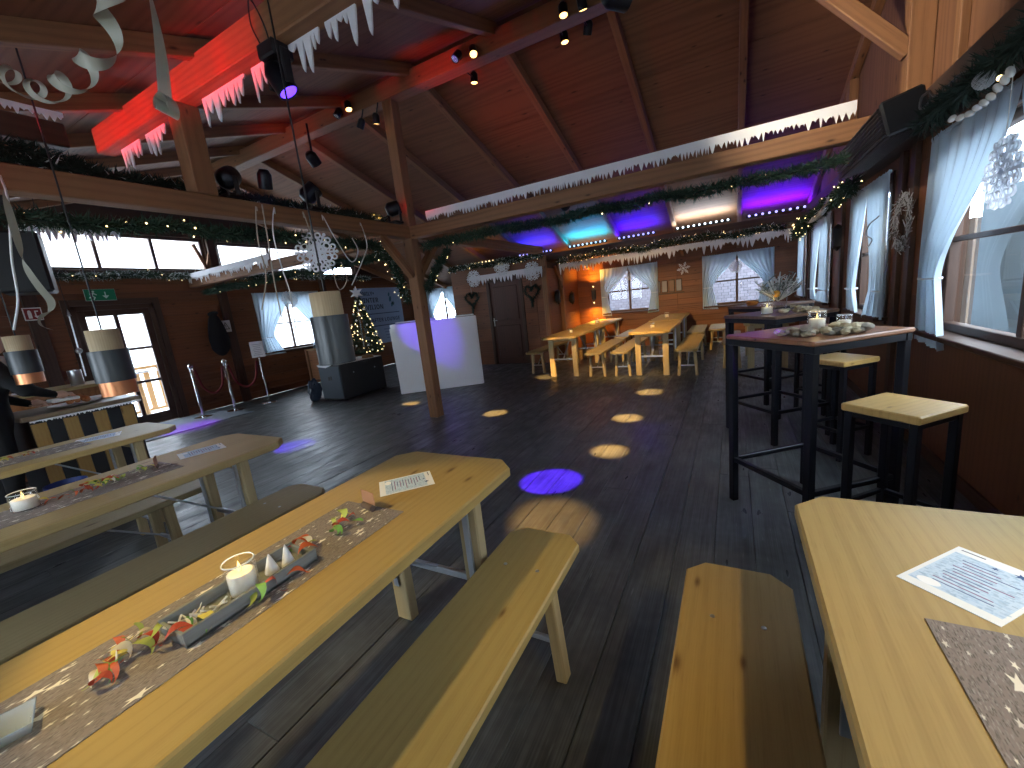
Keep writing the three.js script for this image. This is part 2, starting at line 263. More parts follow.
{ // wall_back (far end)
  const w = structure('wall_far', 'brown board wall at the far end with two curtained windows', 'wall');
  const g = ext(holed([[XL, 0], [XR, 0], [XR, 2.28], [XL, 2.28]], WIN_F), 0.12); g.translate(0, 0, ZF - 0.12); part(w, 'wall_core', g, M.wallCore);
  clad(XL, XR, 0, 2.26, 0.14, WIN_F, [-6.3, -1.2, -3.4], (s, t, a, b, i) => part(w, 'board', span(s + 0.001, t - 0.001, a + 0.0015, b - 0.0015, ZF, ZF + 0.018, 0.004, 0), pick(M.board, i * 5 + Math.floor(i / 3))));
  const n = structure('wall_near', 'dark plank wall behind the near tables', 'wall'), gn = ext(holed([[XL, 0], [XR, 0], [XR, 2.34], [XL, 2.34]], WIN_N), 0.12); gn.translate(0, 0, ZN); part(n, 'wall_core', gn, M.wallCore);
  clad(XL, XR, 0, 2.32, 0.29, WIN_N, [-6, -2.4], (s, t, a, b, i) => part(n, 'board', span(s + 0.001, t - 0.001, a + 0.0015, b - 0.0015, ZN - 0.018, ZN, 0.004, 0), pick(M.board, i)));
}
{ // the side room that juts into the far left corner
  const w = structure('wall_side_room', 'reddish brown board partition with closed panel door and heart wreaths', 'wall'), D = [-5.30, -4.32, 0, 2.06];
  const g = ext(holed([[BLX0, 0], [BLX, 0], [BLX, 2.42], [BLX0, 2.42]], [D]), 0.1); g.translate(0, 0, BLZ - 0.1); part(w, 'wall_core', g, M.wallCore);
  part(w, 'wall_core', span(BLX - 0.1, BLX, 0, 2.3, ZF, BLZ - 0.1, 0.005), M.wallCore); part(w, 'wall_core', span(BLX0, BLX0 + 0.1, 0, 2.3, ZF, BLZ - 0.1, 0.005), M.wallCore);
  clad(BLX0, BLX, 0, 2.42, 0.3, [D], [-4.0], (s, t, a, b, i) => part(w, 'board', span(s + 0.001, t - 0.001, a + 0.001, b - 0.001, BLZ, BLZ + 0.016, 0.003, 0), pick(M.board, i * 3)));
  clad(ZF, BLZ, 0, 2.16, 0.27, [], [-10.0], (s, t, a, b, i) => part(w, 'board', span(BLX, BLX + 0.016, a + 0.001, b - 0.001, s + 0.001, t - 0.001, 0.003, 2), pick(M.board, i * 3 + 1)));
  part(w, 'corner_post', span(BLX - 0.07, BLX + 0.05, 0, 2.42, BLZ - 0.05, BLZ + 0.05, 0.005, 1), M.timber);
  const d = structure('door_1', 'closed dark brown two panel door in the side room', 'door');
  part(d, 'door_leaf', span(D[0] + 0.05, D[1] - 0.05, 0.01, 2.0, BLZ - 0.05, BLZ - 0.005, 0.004, 1), M.doorWood);
  for (const [a, b] of [[0.16, 0.95], [1.08, 1.88]]) part(d, 'door_panel', span(D[0] + 0.17, D[1] - 0.17, a, b, BLZ - 0.02, BLZ + 0.008, 0.012, 1), M.doorWood);
  for (const x of [D[0], D[1] - 0.08]) part(d, 'door_frame', span(x, x + 0.08, 0, 2.1, BLZ - 0.02, BLZ + 0.035, 0.005, 1), M.frame);
  part(d, 'door_frame', span(D[0], D[1], 2.0, 2.1, BLZ - 0.02, BLZ + 0.035, 0.005, 0), M.frame);
  const h = part(d, 'handle_plate', boxAt(0.035, 0.2, 0.012, D[0] + 0.11, 1.05, BLZ + 0.002, 0.003), M.steel); part(h, 'handle', merge([rod(V(D[0] + 0.11, 1.09, BLZ + 0.005), V(D[0] + 0.11, 1.09, BLZ + 0.05), 0.009), rod(V(D[0] + 0.105, 1.09, BLZ + 0.05), V(D[0] + 0.22, 1.09, BLZ + 0.05), 0.009)]), M.steel);
  tag(solo('door_plate', 'small white name plate above the panel door', 'sign', boxAt(0.16, 0.06, 0.008, -4.8, 2.13, BLZ + 0.045, 0.002), M.white), 'small white name plate above the panel door', 'sign');
}
{ // ceiling: two slopes of plywood between rafters
  const c = structure('ceiling', 'dark plywood gable ceiling with exposed rafters', 'ceiling');
  const xs = []; for (let x = 0.11 + 1.17; x > XL; x -= 1.17) xs.push(x);
  for (const [z1, sgn] of [[ZF - 0.1, -1], [ZN + 0.1, 1]]) {
    const L = Math.abs(z1 - RIDGE), dir = V(0, -SLOPE, sgn).normalize(), len = L * Math.hypot(1, SLOPE);
    part(c, 'roof_deck', beamGeo(V((XL + XR) / 2, roofY(RIDGE) + 0.06, RIDGE), V((XL + XR) / 2, roofY(z1) + 0.06, z1), XR - XL + 0.3, 0.06), M.wallCore);
    const edges = [XR, ...xs.filter((x) => x < XR - 0.2 && x > XL + 0.2), XL], rows = 5;
    for (let i = 0; i + 1 < edges.length; i++) for (let r = 0; r < rows; r++) {
      const a = RIDGE + sgn * (L * r / rows + 0.003), b = RIDGE + sgn * (L * (r + 1) / rows - 0.003), x0 = edges[i], x1 = edges[i + 1], xm = (x0 + x1) / 2, w = Math.abs(x0 - x1) - 0.004;
      const p = V(xm, roofY(a) + 0.01, a), q = V(xm, roofY(b) + 0.01, b), g = cbox(w, 0.016, p.distanceTo(q), 0.002, 0), z = q.clone().sub(p).normalize(), x = V(0, 0, 0).crossVectors(V(0, 1, 0), z).normalize(), y = V(0, 0, 0).crossVectors(z, x);
      g.applyMatrix4(new THREE.Matrix4().makeBasis(x, y, z).setPosition(p.add(q).multiplyScalar(0.5))); part(c, 'panel', g, pick(M.ply, i * 5 + r * 3 + (sgn > 0 ? 1 : 0)));
    }
    for (const x of xs) part(c, 'rafter', beamGeo(V(Math.min(x, XR - 0.06), roofY(RIDGE) - 0.06, RIDGE), V(Math.min(x, XR - 0.06), roofY(z1) - 0.06, z1), 0.08, 0.12), M.timber);
  }
}
// timber frame
const PX = -3.79;
const beam = (name, label, geo, m) => solo(name, label, 'beam', geo, m, null, 'structure');
beam('ridge_beam', 'long dark ridge beam carrying the small warm spotlights', span(XL, XR, 4.11, 4.31, RIDGE - 0.09, RIDGE + 0.09, 0.008, 0), M.timber);
beam('purlin', 'thick purlin washed by red light with icicles hanging below', span(-5.2, XR, 3.26, 3.47, -2.14, -2.0, 0.008, 0), M.timber);
beam('tie_beam', 'brown tie beam with icicle trim on top and fir garland below', span(XL + 0.1, XR, 2.45, 2.60, RIDGE - 0.07, RIDGE + 0.07, 0.008, 0), M.timber);
beam('plate_beam', 'long brown beam running above the left tables to the wooden post', span(PX - 0.07, PX + 0.07, 2.455, 2.61, BLZ + 0.03, ZN, 0.008, 2), M.timber);
beam('eave_beam', 'dark beam carrying the coloured light bars above far tables', span(BLX - 0.2, XR, 2.36, 2.50, -9.47, -9.35, 0.008, 0), M.frame);
beam('gallery_beam', 'dark beam high on the left with strip of small icicles', span(-4.25, -4.13, 2.90, 3.06, -1.45, -1.0, 0.008, 2), M.frame);
beam('wall_plate', 'nearly black timber plate running above the right windows', span(XR - 0.16, XR, 2.36, 2.58, ZF + 0.02, ZN, 0.008, 2), M.frame);
{
  const p = structure('ridge_post', 'square brown timber post standing alone on the dance floor', 'post');
  part(p, 'shaft', span(PX - 0.075, PX + 0.075, 0, 4.11, RIDGE - 0.075, RIDGE + 0.075, 0.008, 1), M.timber);
  for (const s of [-1, 1]) part(p, 'knee_brace', beamGeo(V(PX, 1.98, RIDGE + s * 0.07), V(PX, 2.47, RIDGE + s * 0.56), 0.09, 0.09), M.timber);
  const q = structure('purlin_post', 'short dark post between the left beam and the red lit purlin', 'post'); part(q, 'shaft', span(PX - 0.08, PX + 0.08, 2.61, 3.26, -2.15, -1.99, 0.006, 1), M.timber);
  const k = structure('gable_post', 'tall timber post on the right gable under the ridge', 'post'); part(k, 'shaft', span(XR - 0.16, XR - 0.014, 2.58, 4.11, RIDGE - 0.08, RIDGE + 0.06, 0.006, 1), M.timber);
  part(k, 'knee_brace', beamGeo(V(XR - 0.14, 2.98, RIDGE), V(0.15, 4.12, RIDGE), 0.09, 0.10), M.timber);
  const w = structure('wall_post', 'slim post with small braces against side room wall', 'post'); part(w, 'shaft', span(BLX + 0.018, BLX + 0.12, 0, 2.3, -9.75, -9.65, 0.005, 1), M.timber);
  for (const s of [-1, 1]) part(w, 'knee_brace', beamGeo(V(BLX + 0.07, 1.85, -9.7), V(BLX + 0.07, 2.2, -9.7 + s * 0.35), 0.06, 0.06), M.timber);
}

// wall-local frames: local x along the wall, z into the room
const WALL = {
  right: (u, y, out = 0) => [[XR - 0.014 - out, y, u], -PI / 2], left: (u, y, out = 0) => [[XL + 0.018 + out, y, u], PI / 2],
  far: (u, y, out = 0) => [[u, y, ZF + 0.018 + out], 0], near: (u, y, out = 0) => [[u, y, ZN - 0.018 - out], PI], room: (u, y, out = 0) => [[u, y, BLZ + 0.016 + out], 0], side: (u, y, out = 0) => [[BLX + 0.016 + out, y, u], PI / 2],
};
// windows: frame, mullions, panes, sill
let winN = 0;
function makeWindow(side, [u0, u1, y0, y1], nu, nv, label, m = M.frame) {
  const [pos, turn] = WALL[side]((u0 + u1) / 2, (y0 + y1) / 2), w = u1 - u0, h = y1 - y0, g = new THREE.Group();
  g.name = 'window_' + (++winN); scene.add(g); g.position.set(...pos); g.rotation.y = turn; tag(g, label, 'window', null, 'structure');
  const F = 0.055;
  for (const s of [-1, 1]) { part(g, 'window_frame', boxAt(F, h, 0.06, s * (w / 2 - F / 2), 0, -0.06, 0.004, 1), m); part(g, 'window_frame', boxAt(w - 2 * F, F, 0.06, 0, s * (h / 2 - F / 2), -0.06, 0.004, 0), m); part(g, 'casing', boxAt(0.07, h + 0.14, 0.02, s * (w / 2 + 0.035), 0, 0.01, 0.004, 1), m); }
  part(g, 'casing', boxAt(w, 0.07, 0.02, 0, h / 2 + 0.035, 0.01, 0.004, 0), m); part(g, 'window_sill', boxAt(w + 0.2, 0.035, 0.15, 0, -h / 2 - 0.018, 0.03, 0.006, 0), m);
  const cw = (w - 2 * F) / nu, ch = (h - 2 * F) / nv;
  for (let i = 1; i < nu; i++) part(g, 'mullion', boxAt(0.05, h - 2 * F, 0.05, -w / 2 + F + i * cw, 0, -0.06, 0.004, 1), m);
  for (let j = 1; j < nv; j++) part(g, 'glazing_bar', boxAt(w - 2 * F, 0.035, 0.045, 0, -h / 2 + F + j * ch, -0.06, 0.004, 0), m);
  for (let i = 0; i < nu; i++) for (let j = 0; j < nv; j++) part(g, 'pane', new THREE.PlaneGeometry(cw, ch), M.pane, [-w / 2 + F + (i + 0.5) * cw, -h / 2 + F + (j + 0.5) * ch, -0.06]);
  return g;
}
const rNames = ['beside the near bar stool', 'beside the twig wreath', 'behind the middle high tables', 'in the far right corner', 'beside the near right table', 'behind the near right table'];
WIN_R.forEach((w, i) => makeWindow('right', w, 2, 2, 'dark framed window in right wall ' + rNames[i]));
CLER.forEach((w, i) => makeWindow('left', w, [3, 2, 1][i], 1, 'high clerestory window in left wall ' + ['above the glazed door', 'above the curtained window', 'above the white poster'][i]));
WIN_N.forEach((w, i) => makeWindow('near', w, 3, 1, 'wide window behind the near tables ' + ['towards the bar', 'towards the candle tray table'][i]));
makeWindow('left', WIN_L[0], 2, 2, 'curtained window in left wall behind the black pendant lamp');
makeWindow('far', WIN_F[0], 2, 2, 'curtained window behind the far left picnic tables'); makeWindow('far', WIN_F[1], 2, 2, 'curtained window behind the far high tables'); makeWindow('far', WIN_F[2], 2, 2, 'window in the corner behind the white DJ counter');
{ // glazed door: two wide by three high
  const [u0, u1, y0, y1] = DOOR_L, [pos, turn] = WALL.left((u0 + u1) / 2, 0), w = u1 - u0, d = new THREE.Group(); d.name = 'door_2'; scene.add(d); d.position.set(...pos); d.rotation.y = turn; tag(d, 'dark framed glazed door with six panes onto bright terrace', 'door', null, 'structure');
  const iw = w - 0.14;
  for (const s of [-1, 1]) { part(d, 'door_frame', boxAt(0.07, y1, 0.12, s * (w / 2 - 0.035), y1 / 2, -0.05, 0.005, 1), M.frame); part(d, 'stile', boxAt(0.10, y1 - 0.09, 0.045, s * (iw / 2 - 0.05), (y1 - 0.09) / 2 + 0.01, -0.05, 0.004, 1), M.frame); part(d, 'casing', boxAt(0.1, y1 + 0.1, 0.03, s * (w / 2 + 0.05), y1 / 2 + 0.05, 0.015, 0.004, 1), M.frame); }
  part(d, 'door_frame', boxAt(w, 0.08, 0.12, 0, y1 - 0.04, -0.05, 0.005, 0), M.frame); part(d, 'casing', boxAt(w, 0.1, 0.03, 0, y1 + 0.05, 0.015, 0.004, 0), M.frame);
  const lo = 0.2, hi = y1 - 0.18, gw = iw - 0.2, rowH = (hi - lo) / 3;
  for (const [a, b] of [[0.01, lo], [hi, y1 - 0.08]]) part(d, 'rail', boxAt(gw, b - a, 0.045, 0, (a + b) / 2, -0.05, 0.004, 0), M.frame);
  part(d, 'mullion', boxAt(0.06, hi - lo, 0.045, 0, (lo + hi) / 2, -0.05, 0.004, 1), M.frame);
  for (let j = 1; j < 3; j++) part(d, 'glazing_bar', boxAt(gw, 0.05, 0.04, 0, lo + j * rowH, -0.05, 0.004, 0), M.frame);
  for (const s of [-1, 1]) for (let j = 0; j < 3; j++) part(d, 'pane', new THREE.PlaneGeometry(gw / 2, rowH), M.pane, [s * gw / 4, lo + (j + 0.5) * rowH, -0.05]);
  part(d, 'handle', merge([rod(V(-0.4, 1.05, -0.03), V(-0.4, 1.05, 0.04), 0.009), rod(V(-0.4, 1.05, 0.04), V(-0.28, 1.05, 0.04), 0.009)]), M.steel);
}
// outdoors, as far as the panes show it
solo('terrace_ground', 'pale snowy paving outside the windows', 'ground', span(-26, 12, -0.3, -0.14, -24, 12, 0.01), M.snow, null, 'structure');
{
  const s = std([0.19, 0.185, 0.21], 0.9, { map: stoneTex }); solo('stone_wall', 'lilac grey rubble stone wall outside the far windows', 'wall', span(-8.7, 3.4, -0.14, 2.9, -13.4, -13.1, 0.02, 1), s);
  const fenceM = wood([0.17, 0.12, 0.085], pineTex, 0.8), f = thing('plank_fence', 'upright weathered board fence outside the right windows', 'fence', [2.5, -0.14, 0]); for (let i = 0; i < 46; i++) { const z = ZF - 4 + i * 0.36; part(f, 'board', boxAt(0.03, rr(1.9, 2.1), 0.3, 0, 1.0, z, 0.004, 1), fenceM); }
  part(f, 'rail', boxAt(0.05, 0.08, 16.5, 0.05, 0.4, -7.0, 0.004, 2), fenceM);
  const b = thing('display_board', 'pale blue white board standing outside the near right window', 'board', [1.9, -0.14, -4.6], -1.45); part(b, 'panel', boxAt(0.95, 1.9, 0.03, 0, 1.15, 0, 0.006), std([0.28, 0.42, 0.49], 0.6)); for (const k of [-1, 1]) part(b, 'foot', boxAt(0.04, 0.14, 0.4, k * 0.25, 0.07, 0, 0.004), M.leg);
  const r = thing('terrace_railing', 'wooden terrace railing seen through the glazed door', 'railing', [-11.2, -0.14, -4.2]); part(r, 'handrail', boxAt(0.08, 0.06, 5.6, 0, 1.12, 0, 0.005, 2), M.timberPale); part(r, 'bottom_rail', boxAt(0.05, 0.06, 5.6, 0, 0.2, 0, 0.005, 2), M.timberPale); for (let i = 0; i < 24; i++) part(r, 'baluster', boxAt(0.04, 0.9, 0.1, 0, 0.66, -2.7 + i * 0.235, 0.004, 1), M.timberPale);
  const h = thing('neighbour_house', 'plain white house across the terrace', 'building', [-17, -0.14, -7]); part(h, 'wall', boxAt(0.4, 5.2, 12, 0, 2.6, 0, 0.03), M.white); part(h, 'roof', beamGeo(V(-1, 6.4, 0), V(1.0, 5.1, 0), 13, 0.15), std([0.5, 0.2, 0.09], 0.8));
  for (const [z, i] of [[-3.3, 0], [-6.6, 1]]) { const t = thing('beer_table', 'pale standing table on the terrace outside ' + ['the glazed door', 'the left window'][i], 'table', [-10.6, -0.14, z - 0.4]); part(t, 'top', new THREE.CylinderGeometry(0.34, 0.34, 0.04, 24), M.snow, [0, 1.08, 0]); part(t, 'column', new THREE.CylinderGeometry(0.05, 0.07, 1.05, 12), M.timberPale, [0, 0.54, 0]); part(t, 'foot', new THREE.CylinderGeometry(0.24, 0.26, 0.05, 20), M.black, [0, 0.03, 0]); }
}

// ───────────────────────────── furniture
function plankTop(w, len, th, cut, m) {      // chamfered-corner board lying along z, top face at y = 0
  const a = w / 2, b = len / 2, g = ext(poly([[-a + cut, -b], [a - cut, -b], [a, -b + cut], [a, b - cut], [a - cut, b], [-a + cut, b], [-a, b - cut], [-a, -b + cut]]), th - 0.012, 0.006);
  g.rotateX(PI / 2); g.translate(0, -0.006, 0); return grainUV(g, 2);
}
function picnicTable(label, x0, x1, z0, z1, i, group) {
  const w = x1 - x0, L = z1 - z0, H = 0.78, t = thing('picnic_table', label, 'table', [(x0 + x1) / 2, 0, (z0 + z1) / 2], 0, group);
  part(t, 'tabletop', plankTop(w, L, 0.045, 0.075), pick(M.table, i), [0, H, 0]);
  for (const s of [-1, 1]) {
    const zl = s * (L / 2 - 0.27);
    for (const k of [-1, 1]) { part(t, 'leg', boxAt(0.095, H - 0.047, 0.055, k * (w / 2 - 0.1), (H - 0.047) / 2, zl, 0.006, 1), M.leg); part(t, 'bracket', boxAt(0.03, 0.52, 0.012, k * (w / 2 - 0.1), H - 0.32, zl - s * 0.036, 0.002), M.zinc); }
    part(t, 'crossbar', boxAt(w - 0.29, 0.03, 0.025, 0, 0.33, zl, 0.004, 0), M.zinc); part(t, 'top_rail', boxAt(w - 0.29, 0.045, 0.03, 0, H - 0.09, zl, 0.004, 0), M.leg);
    part(t, 'stay', beamGeo(V(0, 0.34, zl), V(0, H - 0.055, zl - s * 0.48), 0.03, 0.012, 0.002), M.zinc);
  }
  return t;
}
function bench(label, x0, x1, z0, z1, i, group) {
  const w = x1 - x0, L = z1 - z0, H = 0.47, t = thing('picnic_bench', label, 'bench', [(x0 + x1) / 2, 0, (z0 + z1) / 2], 0, group);
  part(t, 'seat', plankTop(w, L, 0.04, 0.055), pick(M.bench, i), [0, H, 0]);
  for (const s of [-1, 1]) {
    const zl = s * (L / 2 - 0.27);
    for (const k of [-1, 1]) part(t, 'leg', beamGeo(V(k * (w / 2 - 0.022), 0, zl), V(k * (w / 2 - 0.05), H - 0.041, zl), 0.045, 0.055, 0.005), M.leg);
    part(t, 'crossbar', boxAt(w - 0.09, 0.022, 0.02, 0, 0.17, zl, 0.003, 0), M.zinc); part(t, 'top_rail', boxAt(w - 0.11, 0.03, 0.03, 0, H - 0.06, zl, 0.003, 0), M.zinc);
    part(t, 'stay', beamGeo(V(0, 0.18, zl), V(0, H - 0.045, zl - s * 0.34), 0.022, 0.01, 0.002), M.zinc);
  }
  for (const s of [-1, 1]) for (const k of [-1, 1]) part(t, 'bolt', new THREE.SphereGeometry(0.008, 8, 4, 0, 6.3, 0, PI / 2).scale(1, 0.4, 1), M.steel, [k * w * 0.22, H, s * (L / 2 - 0.27)]);
  return t;
}
const NT = [
  picnicTable('golden picnic table with grey tray, lit candle and starry runner', -1.56, -0.89, -1.57, 0.63, 0, 'picnic tables at the near end'),
  picnicTable('picnic table with glass candle between the two left benches', -3.27, -2.61, -1.59, 0.61, 1, 'picnic tables at the near end'),
  picnicTable('picnic table standing in front of the striped bar counter', -4.86, -4.2, -1.65, 0.55, 2, 'picnic tables at the near end'),
  picnicTable('picnic table beside the right wall with flyer and starry runner', 0.175, 0.845, -1.52, 0.68, 2, 'picnic tables at the near end')];
bench('bench along the right side of the candle tray table', -0.905, -0.585, -1.53, 0.62, 0, 'benches at the near end');
bench('bench with visible bolts beside the right wall table', -0.15, 0.165, -1.51, 0.64, 2, 'benches at the near end');
bench('grey bench between the candle tray table and second table', -2.6, -2.27, -1.57, 0.6, 1, 'benches at the near end');
bench('bench on the far side of the glass candle table', -3.62, -3.3, -1.4, 0.7, 1, 'benches at the near end');
bench('bench on the dance floor side of the striped bar table', -4.2, -3.88, -1.5, 0.66, 1, 'benches at the near end');
picnicTable('far picnic table beside the side room wall', -3.16, -2.5, -8.95, -7.0, 2, 'picnic tables at the far end');
picnicTable('far picnic table under the left far window', -3.2, -2.54, -10.98, -9.08, 1, 'picnic tables at the far end');
picnicTable('far picnic table in middle row nearest the dance floor', -1.55, -0.9, -8.95, -7.0, 0, 'picnic tables at the far end');
picnicTable('far picnic table under the row of small pictures', -1.58, -0.93, -10.98, -9.08, 2, 'picnic tables at the far end');
picnicTable('far picnic table behind the black high tables', 0.15, 0.8, -9.3, -7.3, 1, 'picnic tables at the far end');
const fb = (l, a, b, c, d, i) => bench(l, a, b, c, d, i, 'benches at the far end');
fb('bench between the side room wall and far table', -3.68, -3.38, -9.3, -7.35, 0); fb('bench on open side of the far side room table', -2.33, -2.02, -8.95, -6.95, 1); fb('bench below the left far window', -2.36, -2.06, -10.95, -9.2, 1);
fb('bench left of the far middle table', -1.86, -1.57, -8.95, -6.95, 1); fb('bench right of the far middle table', -0.82, -0.5, -8.95, -6.95, 0); fb('bench right of the table under small pictures', -0.86, -0.55, -10.9, -9.3, 1); fb('grey bench below the right far window', -0.46, -0.14, -10.9, -9.7, 1); fb('pale bench beside the table behind high tables', -0.16, 0.12, -9.2, -7.5, 1);

function highTable(label, x, z, m) {
  const S = 0.62, H = 1.14, t = thing('high_table', label, 'table', [x, 0, z], -0.894, 'black framed high tables');
  part(t, 'tabletop', plankTop(S, S, 0.026, 0.004), m, [0, H, 0]);
  for (const a of [-1, 1]) for (const b of [-1, 1]) part(t, 'leg', boxAt(0.042, H - 0.066, 0.042, a * (S / 2 - 0.025), (H - 0.066) / 2, b * (S / 2 - 0.025), 0.003), M.blackMetal);
  for (const a of [-1, 1]) { part(t, 'apron', boxAt(S, 0.04, 0.036, 0, H - 0.046, a * (S / 2 - 0.022), 0.003), M.blackMetal); part(t, 'apron', boxAt(0.036, 0.04, S - 0.08, a * (S / 2 - 0.022), H - 0.046, 0, 0.003), M.blackMetal); part(t, 'foot_rail', boxAt(S - 0.09, 0.03, 0.03, 0, 0.3, a * (S / 2 - 0.025), 0.003), M.blackMetal); part(t, 'foot_rail', boxAt(0.03, 0.03, S - 0.09, a * (S / 2 - 0.025), 0.3, 0, 0.003), M.blackMetal); }
  return t;
}
const htop = wood([0.34, 0.16, 0.075], darkTex, 0.35), htop2 = wood([0.20, 0.12, 0.08], darkTex, 0.35);
highTable('high table with wood chips and candle glasses beside two stools', 0.40, -2.94, htop); highTable('high table with white twig bouquet behind the chip covered table', 0.36, -4.5, htop2); highTable('last high table in front of the far picnic table', 0.38, -5.85, htop2);
function stool(label, x, z, turn, H = 0.795) {
  const S = 0.33, t = thing('bar_stool', label, 'stool', [x, 0, z], turn, 'bar stools with wooden seats');
  part(t, 'seat', plankTop(S, S, 0.04, 0.004), wood([0.60, 0.42, 0.17], pineTex, 0.4), [0, H, 0]);
  for (const a of [-1, 1]) for (const b of [-1, 1]) part(t, 'leg', boxAt(0.036, H - 0.042, 0.036, a * (S / 2 - 0.024), (H - 0.042) / 2, b * (S / 2 - 0.024), 0.003), M.blackMetal);
  for (const a of [-1, 1]) { part(t, 'apron', boxAt(S - 0.08, 0.03, 0.025, 0, H - 0.056, a * (S / 2 - 0.024), 0.003), M.blackMetal); part(t, 'apron', boxAt(0.025, 0.03, S - 0.08, a * (S / 2 - 0.024), H - 0.056, 0, 0.003), M.blackMetal); part(t, 'foot_rail', boxAt(S - 0.08, 0.024, 0.024, 0, 0.24, a * (S / 2 - 0.024), 0.003), M.blackMetal); part(t, 'foot_rail', boxAt(0.024, 0.024, S - 0.08, a * (S / 2 - 0.024), 0.24, 0, 0.003), M.blackMetal); }
}
stool('wooden topped bar stool pulled out beside right wall panel', 0.735, -2.63, -PI / 4); stool('bar stool between the first and second high tables', 0.74, -4.02, -0.85); stool('bar stool between the second and third high tables', 0.80, -5.28, -0.7);

// runners, papers and small things on the near tables
const TT = 0.78;
function flat(name, label, category, w, d, th, m, x, z, turn, y = TT, group) {
  const g = new THREE.BoxGeometry(w, th, d), o = solo(name, label, category, g, m, group); o.position.set(x, y + th / 2 + 0.0004, z); o.rotation.y = turn; return o;
}
const RY = TT + 0.0026;
flat('table_runner', 'brown starry runner on the candle tray table', 'runner', 0.30, 1.6, 0.002, M.runner, -1.235, -0.23, 0, TT); flat('table_runner', 'brown starry runner on the right wall table', 'runner', 0.34, 1.6, 0.002, M.runner, 0.51, -0.2, 0, TT); flat('table_runner', 'brown starry runner on the glass candle table', 'runner', 0.30, 1.7, 0.002, M.runner, -2.95, -0.22, 0, TT); flat('table_runner', 'brown starry runner on the striped bar table', 'runner', 0.30, 1.7, 0.002, M.runner, -4.53, -0.3, 0, TT);
flat('flyer', 'white printed flyer at end of the candle tray table', 'flyer', 0.16, 0.225, 0.0012, M.flyer, -1.255, -1.235, -0.75); flat('flyer', 'blue printed flyer on the right wall table', 'flyer', 0.17, 0.24, 0.0012, M.flyer, 0.475, -1.165, -0.75);
flat('flyer', 'printed flyer at end of the glass candle table', 'flyer', 0.17, 0.24, 0.0012, M.flyer, -3.02, -1.27, -0.3); flat('flyer', 'printed flyer on the striped bar table', 'flyer', 0.2, 0.28, 0.0012, M.flyer, -4.6, -1.25, -0.4);
function candleJar(label, x, y, z, r, h, lit = true) {
  const t = thing('candle_jar', label, 'candle', [x, y, z]);
  part(t, 'glass', lathe([[0.001, 0.001], [r, 0.001], [r, h * 1.55], [r - 0.003, h * 1.55], [r - 0.003, 0.004], [0.001, 0.004]], 28), M.glass);
  const c = part(t, 'wax', lathe([[0.001, 0.006], [r - 0.006, 0.006], [r - 0.006, h], [r - 0.012, h + 0.002], [0.001, h - 0.004]], 24), M.wax);
  part(t, 'rim', new THREE.TorusGeometry(r - 0.0015, 0.0022, 6, 32).rotateX(PI / 2), phy([0.8, 0.85, 0.88], 0.1, { transmission: 0.4, thickness: 0 }), [0, h * 1.55, 0]);
  if (lit) { part(c, 'flame', lathe([[0.001, 0], [0.006, 0.008], [0.004, 0.02], [0.0005, 0.034]], 10), std([1, 0.9, 0.5], 0.5, { emissive: lin(1, 0.78, 0.25), emissiveIntensity: 1.0 }), [0, h, 0]); const l = new THREE.PointLight(lin(1, 0.72, 0.32), 0.012); l.position.set(0, h + 0.05, 0); l.name = 'glow'; t.add(l); }
  return t;
}
{
  const t = thing('wooden_tray', 'shallow grey wooden tray on the starry runner', 'tray', [-1.205, RY, -0.525], 0.0), w = 0.125, L = 0.36, h = 0.04;
  part(t, 'base', boxAt(w, 0.008, L, 0, 0.004, 0, 0.001, 2), M.trayGrey); for (const s of [-1, 1]) { part(t, 'long_side', boxAt(0.009, h, L, s * (w / 2 - 0.0045), h / 2, 0, 0.0015, 2), M.trayGrey); part(t, 'end_board', boxAt(w - 0.018, h * 0.85, 0.009, 0, h * 0.43, s * (L / 2 - 0.0045), 0.0015, 0), M.trayGrey); }
  candleJar('white candle in clear jar standing in the grey tray', -1.205, RY + 0.0085, -0.52, 0.04, 0.062);
  for (const [z, h2, x] of [[-0.605, 0.06, -1.215], [-0.645, 0.07, -1.195]]) { const c = solo('paper_cone', 'small white paper cone tree in the grey tray', 'ornament', lathe([[0.001, h2], [0.006, h2 * 0.8], [0.02, 0.004], [0.019, 0], [0.001, 0]], 18), M.white, 'white cone trees'); c.position.set(x, RY + 0.0085, z); }
  const pts = []; for (let i = 0; i < 7; i++) pts.push(V(-1.205 + 0.02 * Math.sin(i), RY + 0.022 + 0.004 * (i % 2), -0.465 + i * 0.019)); const gs = [tube(pts, 0.004, 20, 6)]; for (let i = 0; i < 16; i++) { const p = pts[1 + i % 6], a = rr(0, 6.28); gs.push(rod(p, p.clone().add(V(Math.cos(a) * 0.025, rr(0.004, 0.02), Math.sin(a) * 0.02)), 0.0025, 5)); }
  solo('white_twig', 'knobbly white twig lying in the grey tray', 'twig', merge(gs), M.twigWhite);
  const sh = new THREE.Shape(); for (let i = 0; i < 10; i++) { const a = i * PI / 5, q = i % 2 ? 0.008 : 0.019; i ? sh.lineTo(q * Math.cos(a), q * Math.sin(a)) : sh.moveTo(q, 0); } const s = solo('blue_star', 'tiny turquoise star lying in the grey tray', 'ornament', ext(sh, 0.003).rotateX(-PI / 2 + 0.3), std([0.03, 0.25, 0.32], 0.6)); s.position.set(-1.175, RY + 0.02, -0.41);
}
candleJar('glass candle on the second table from the aisle', -3.0, RY, -0.5, 0.05, 0.055); 
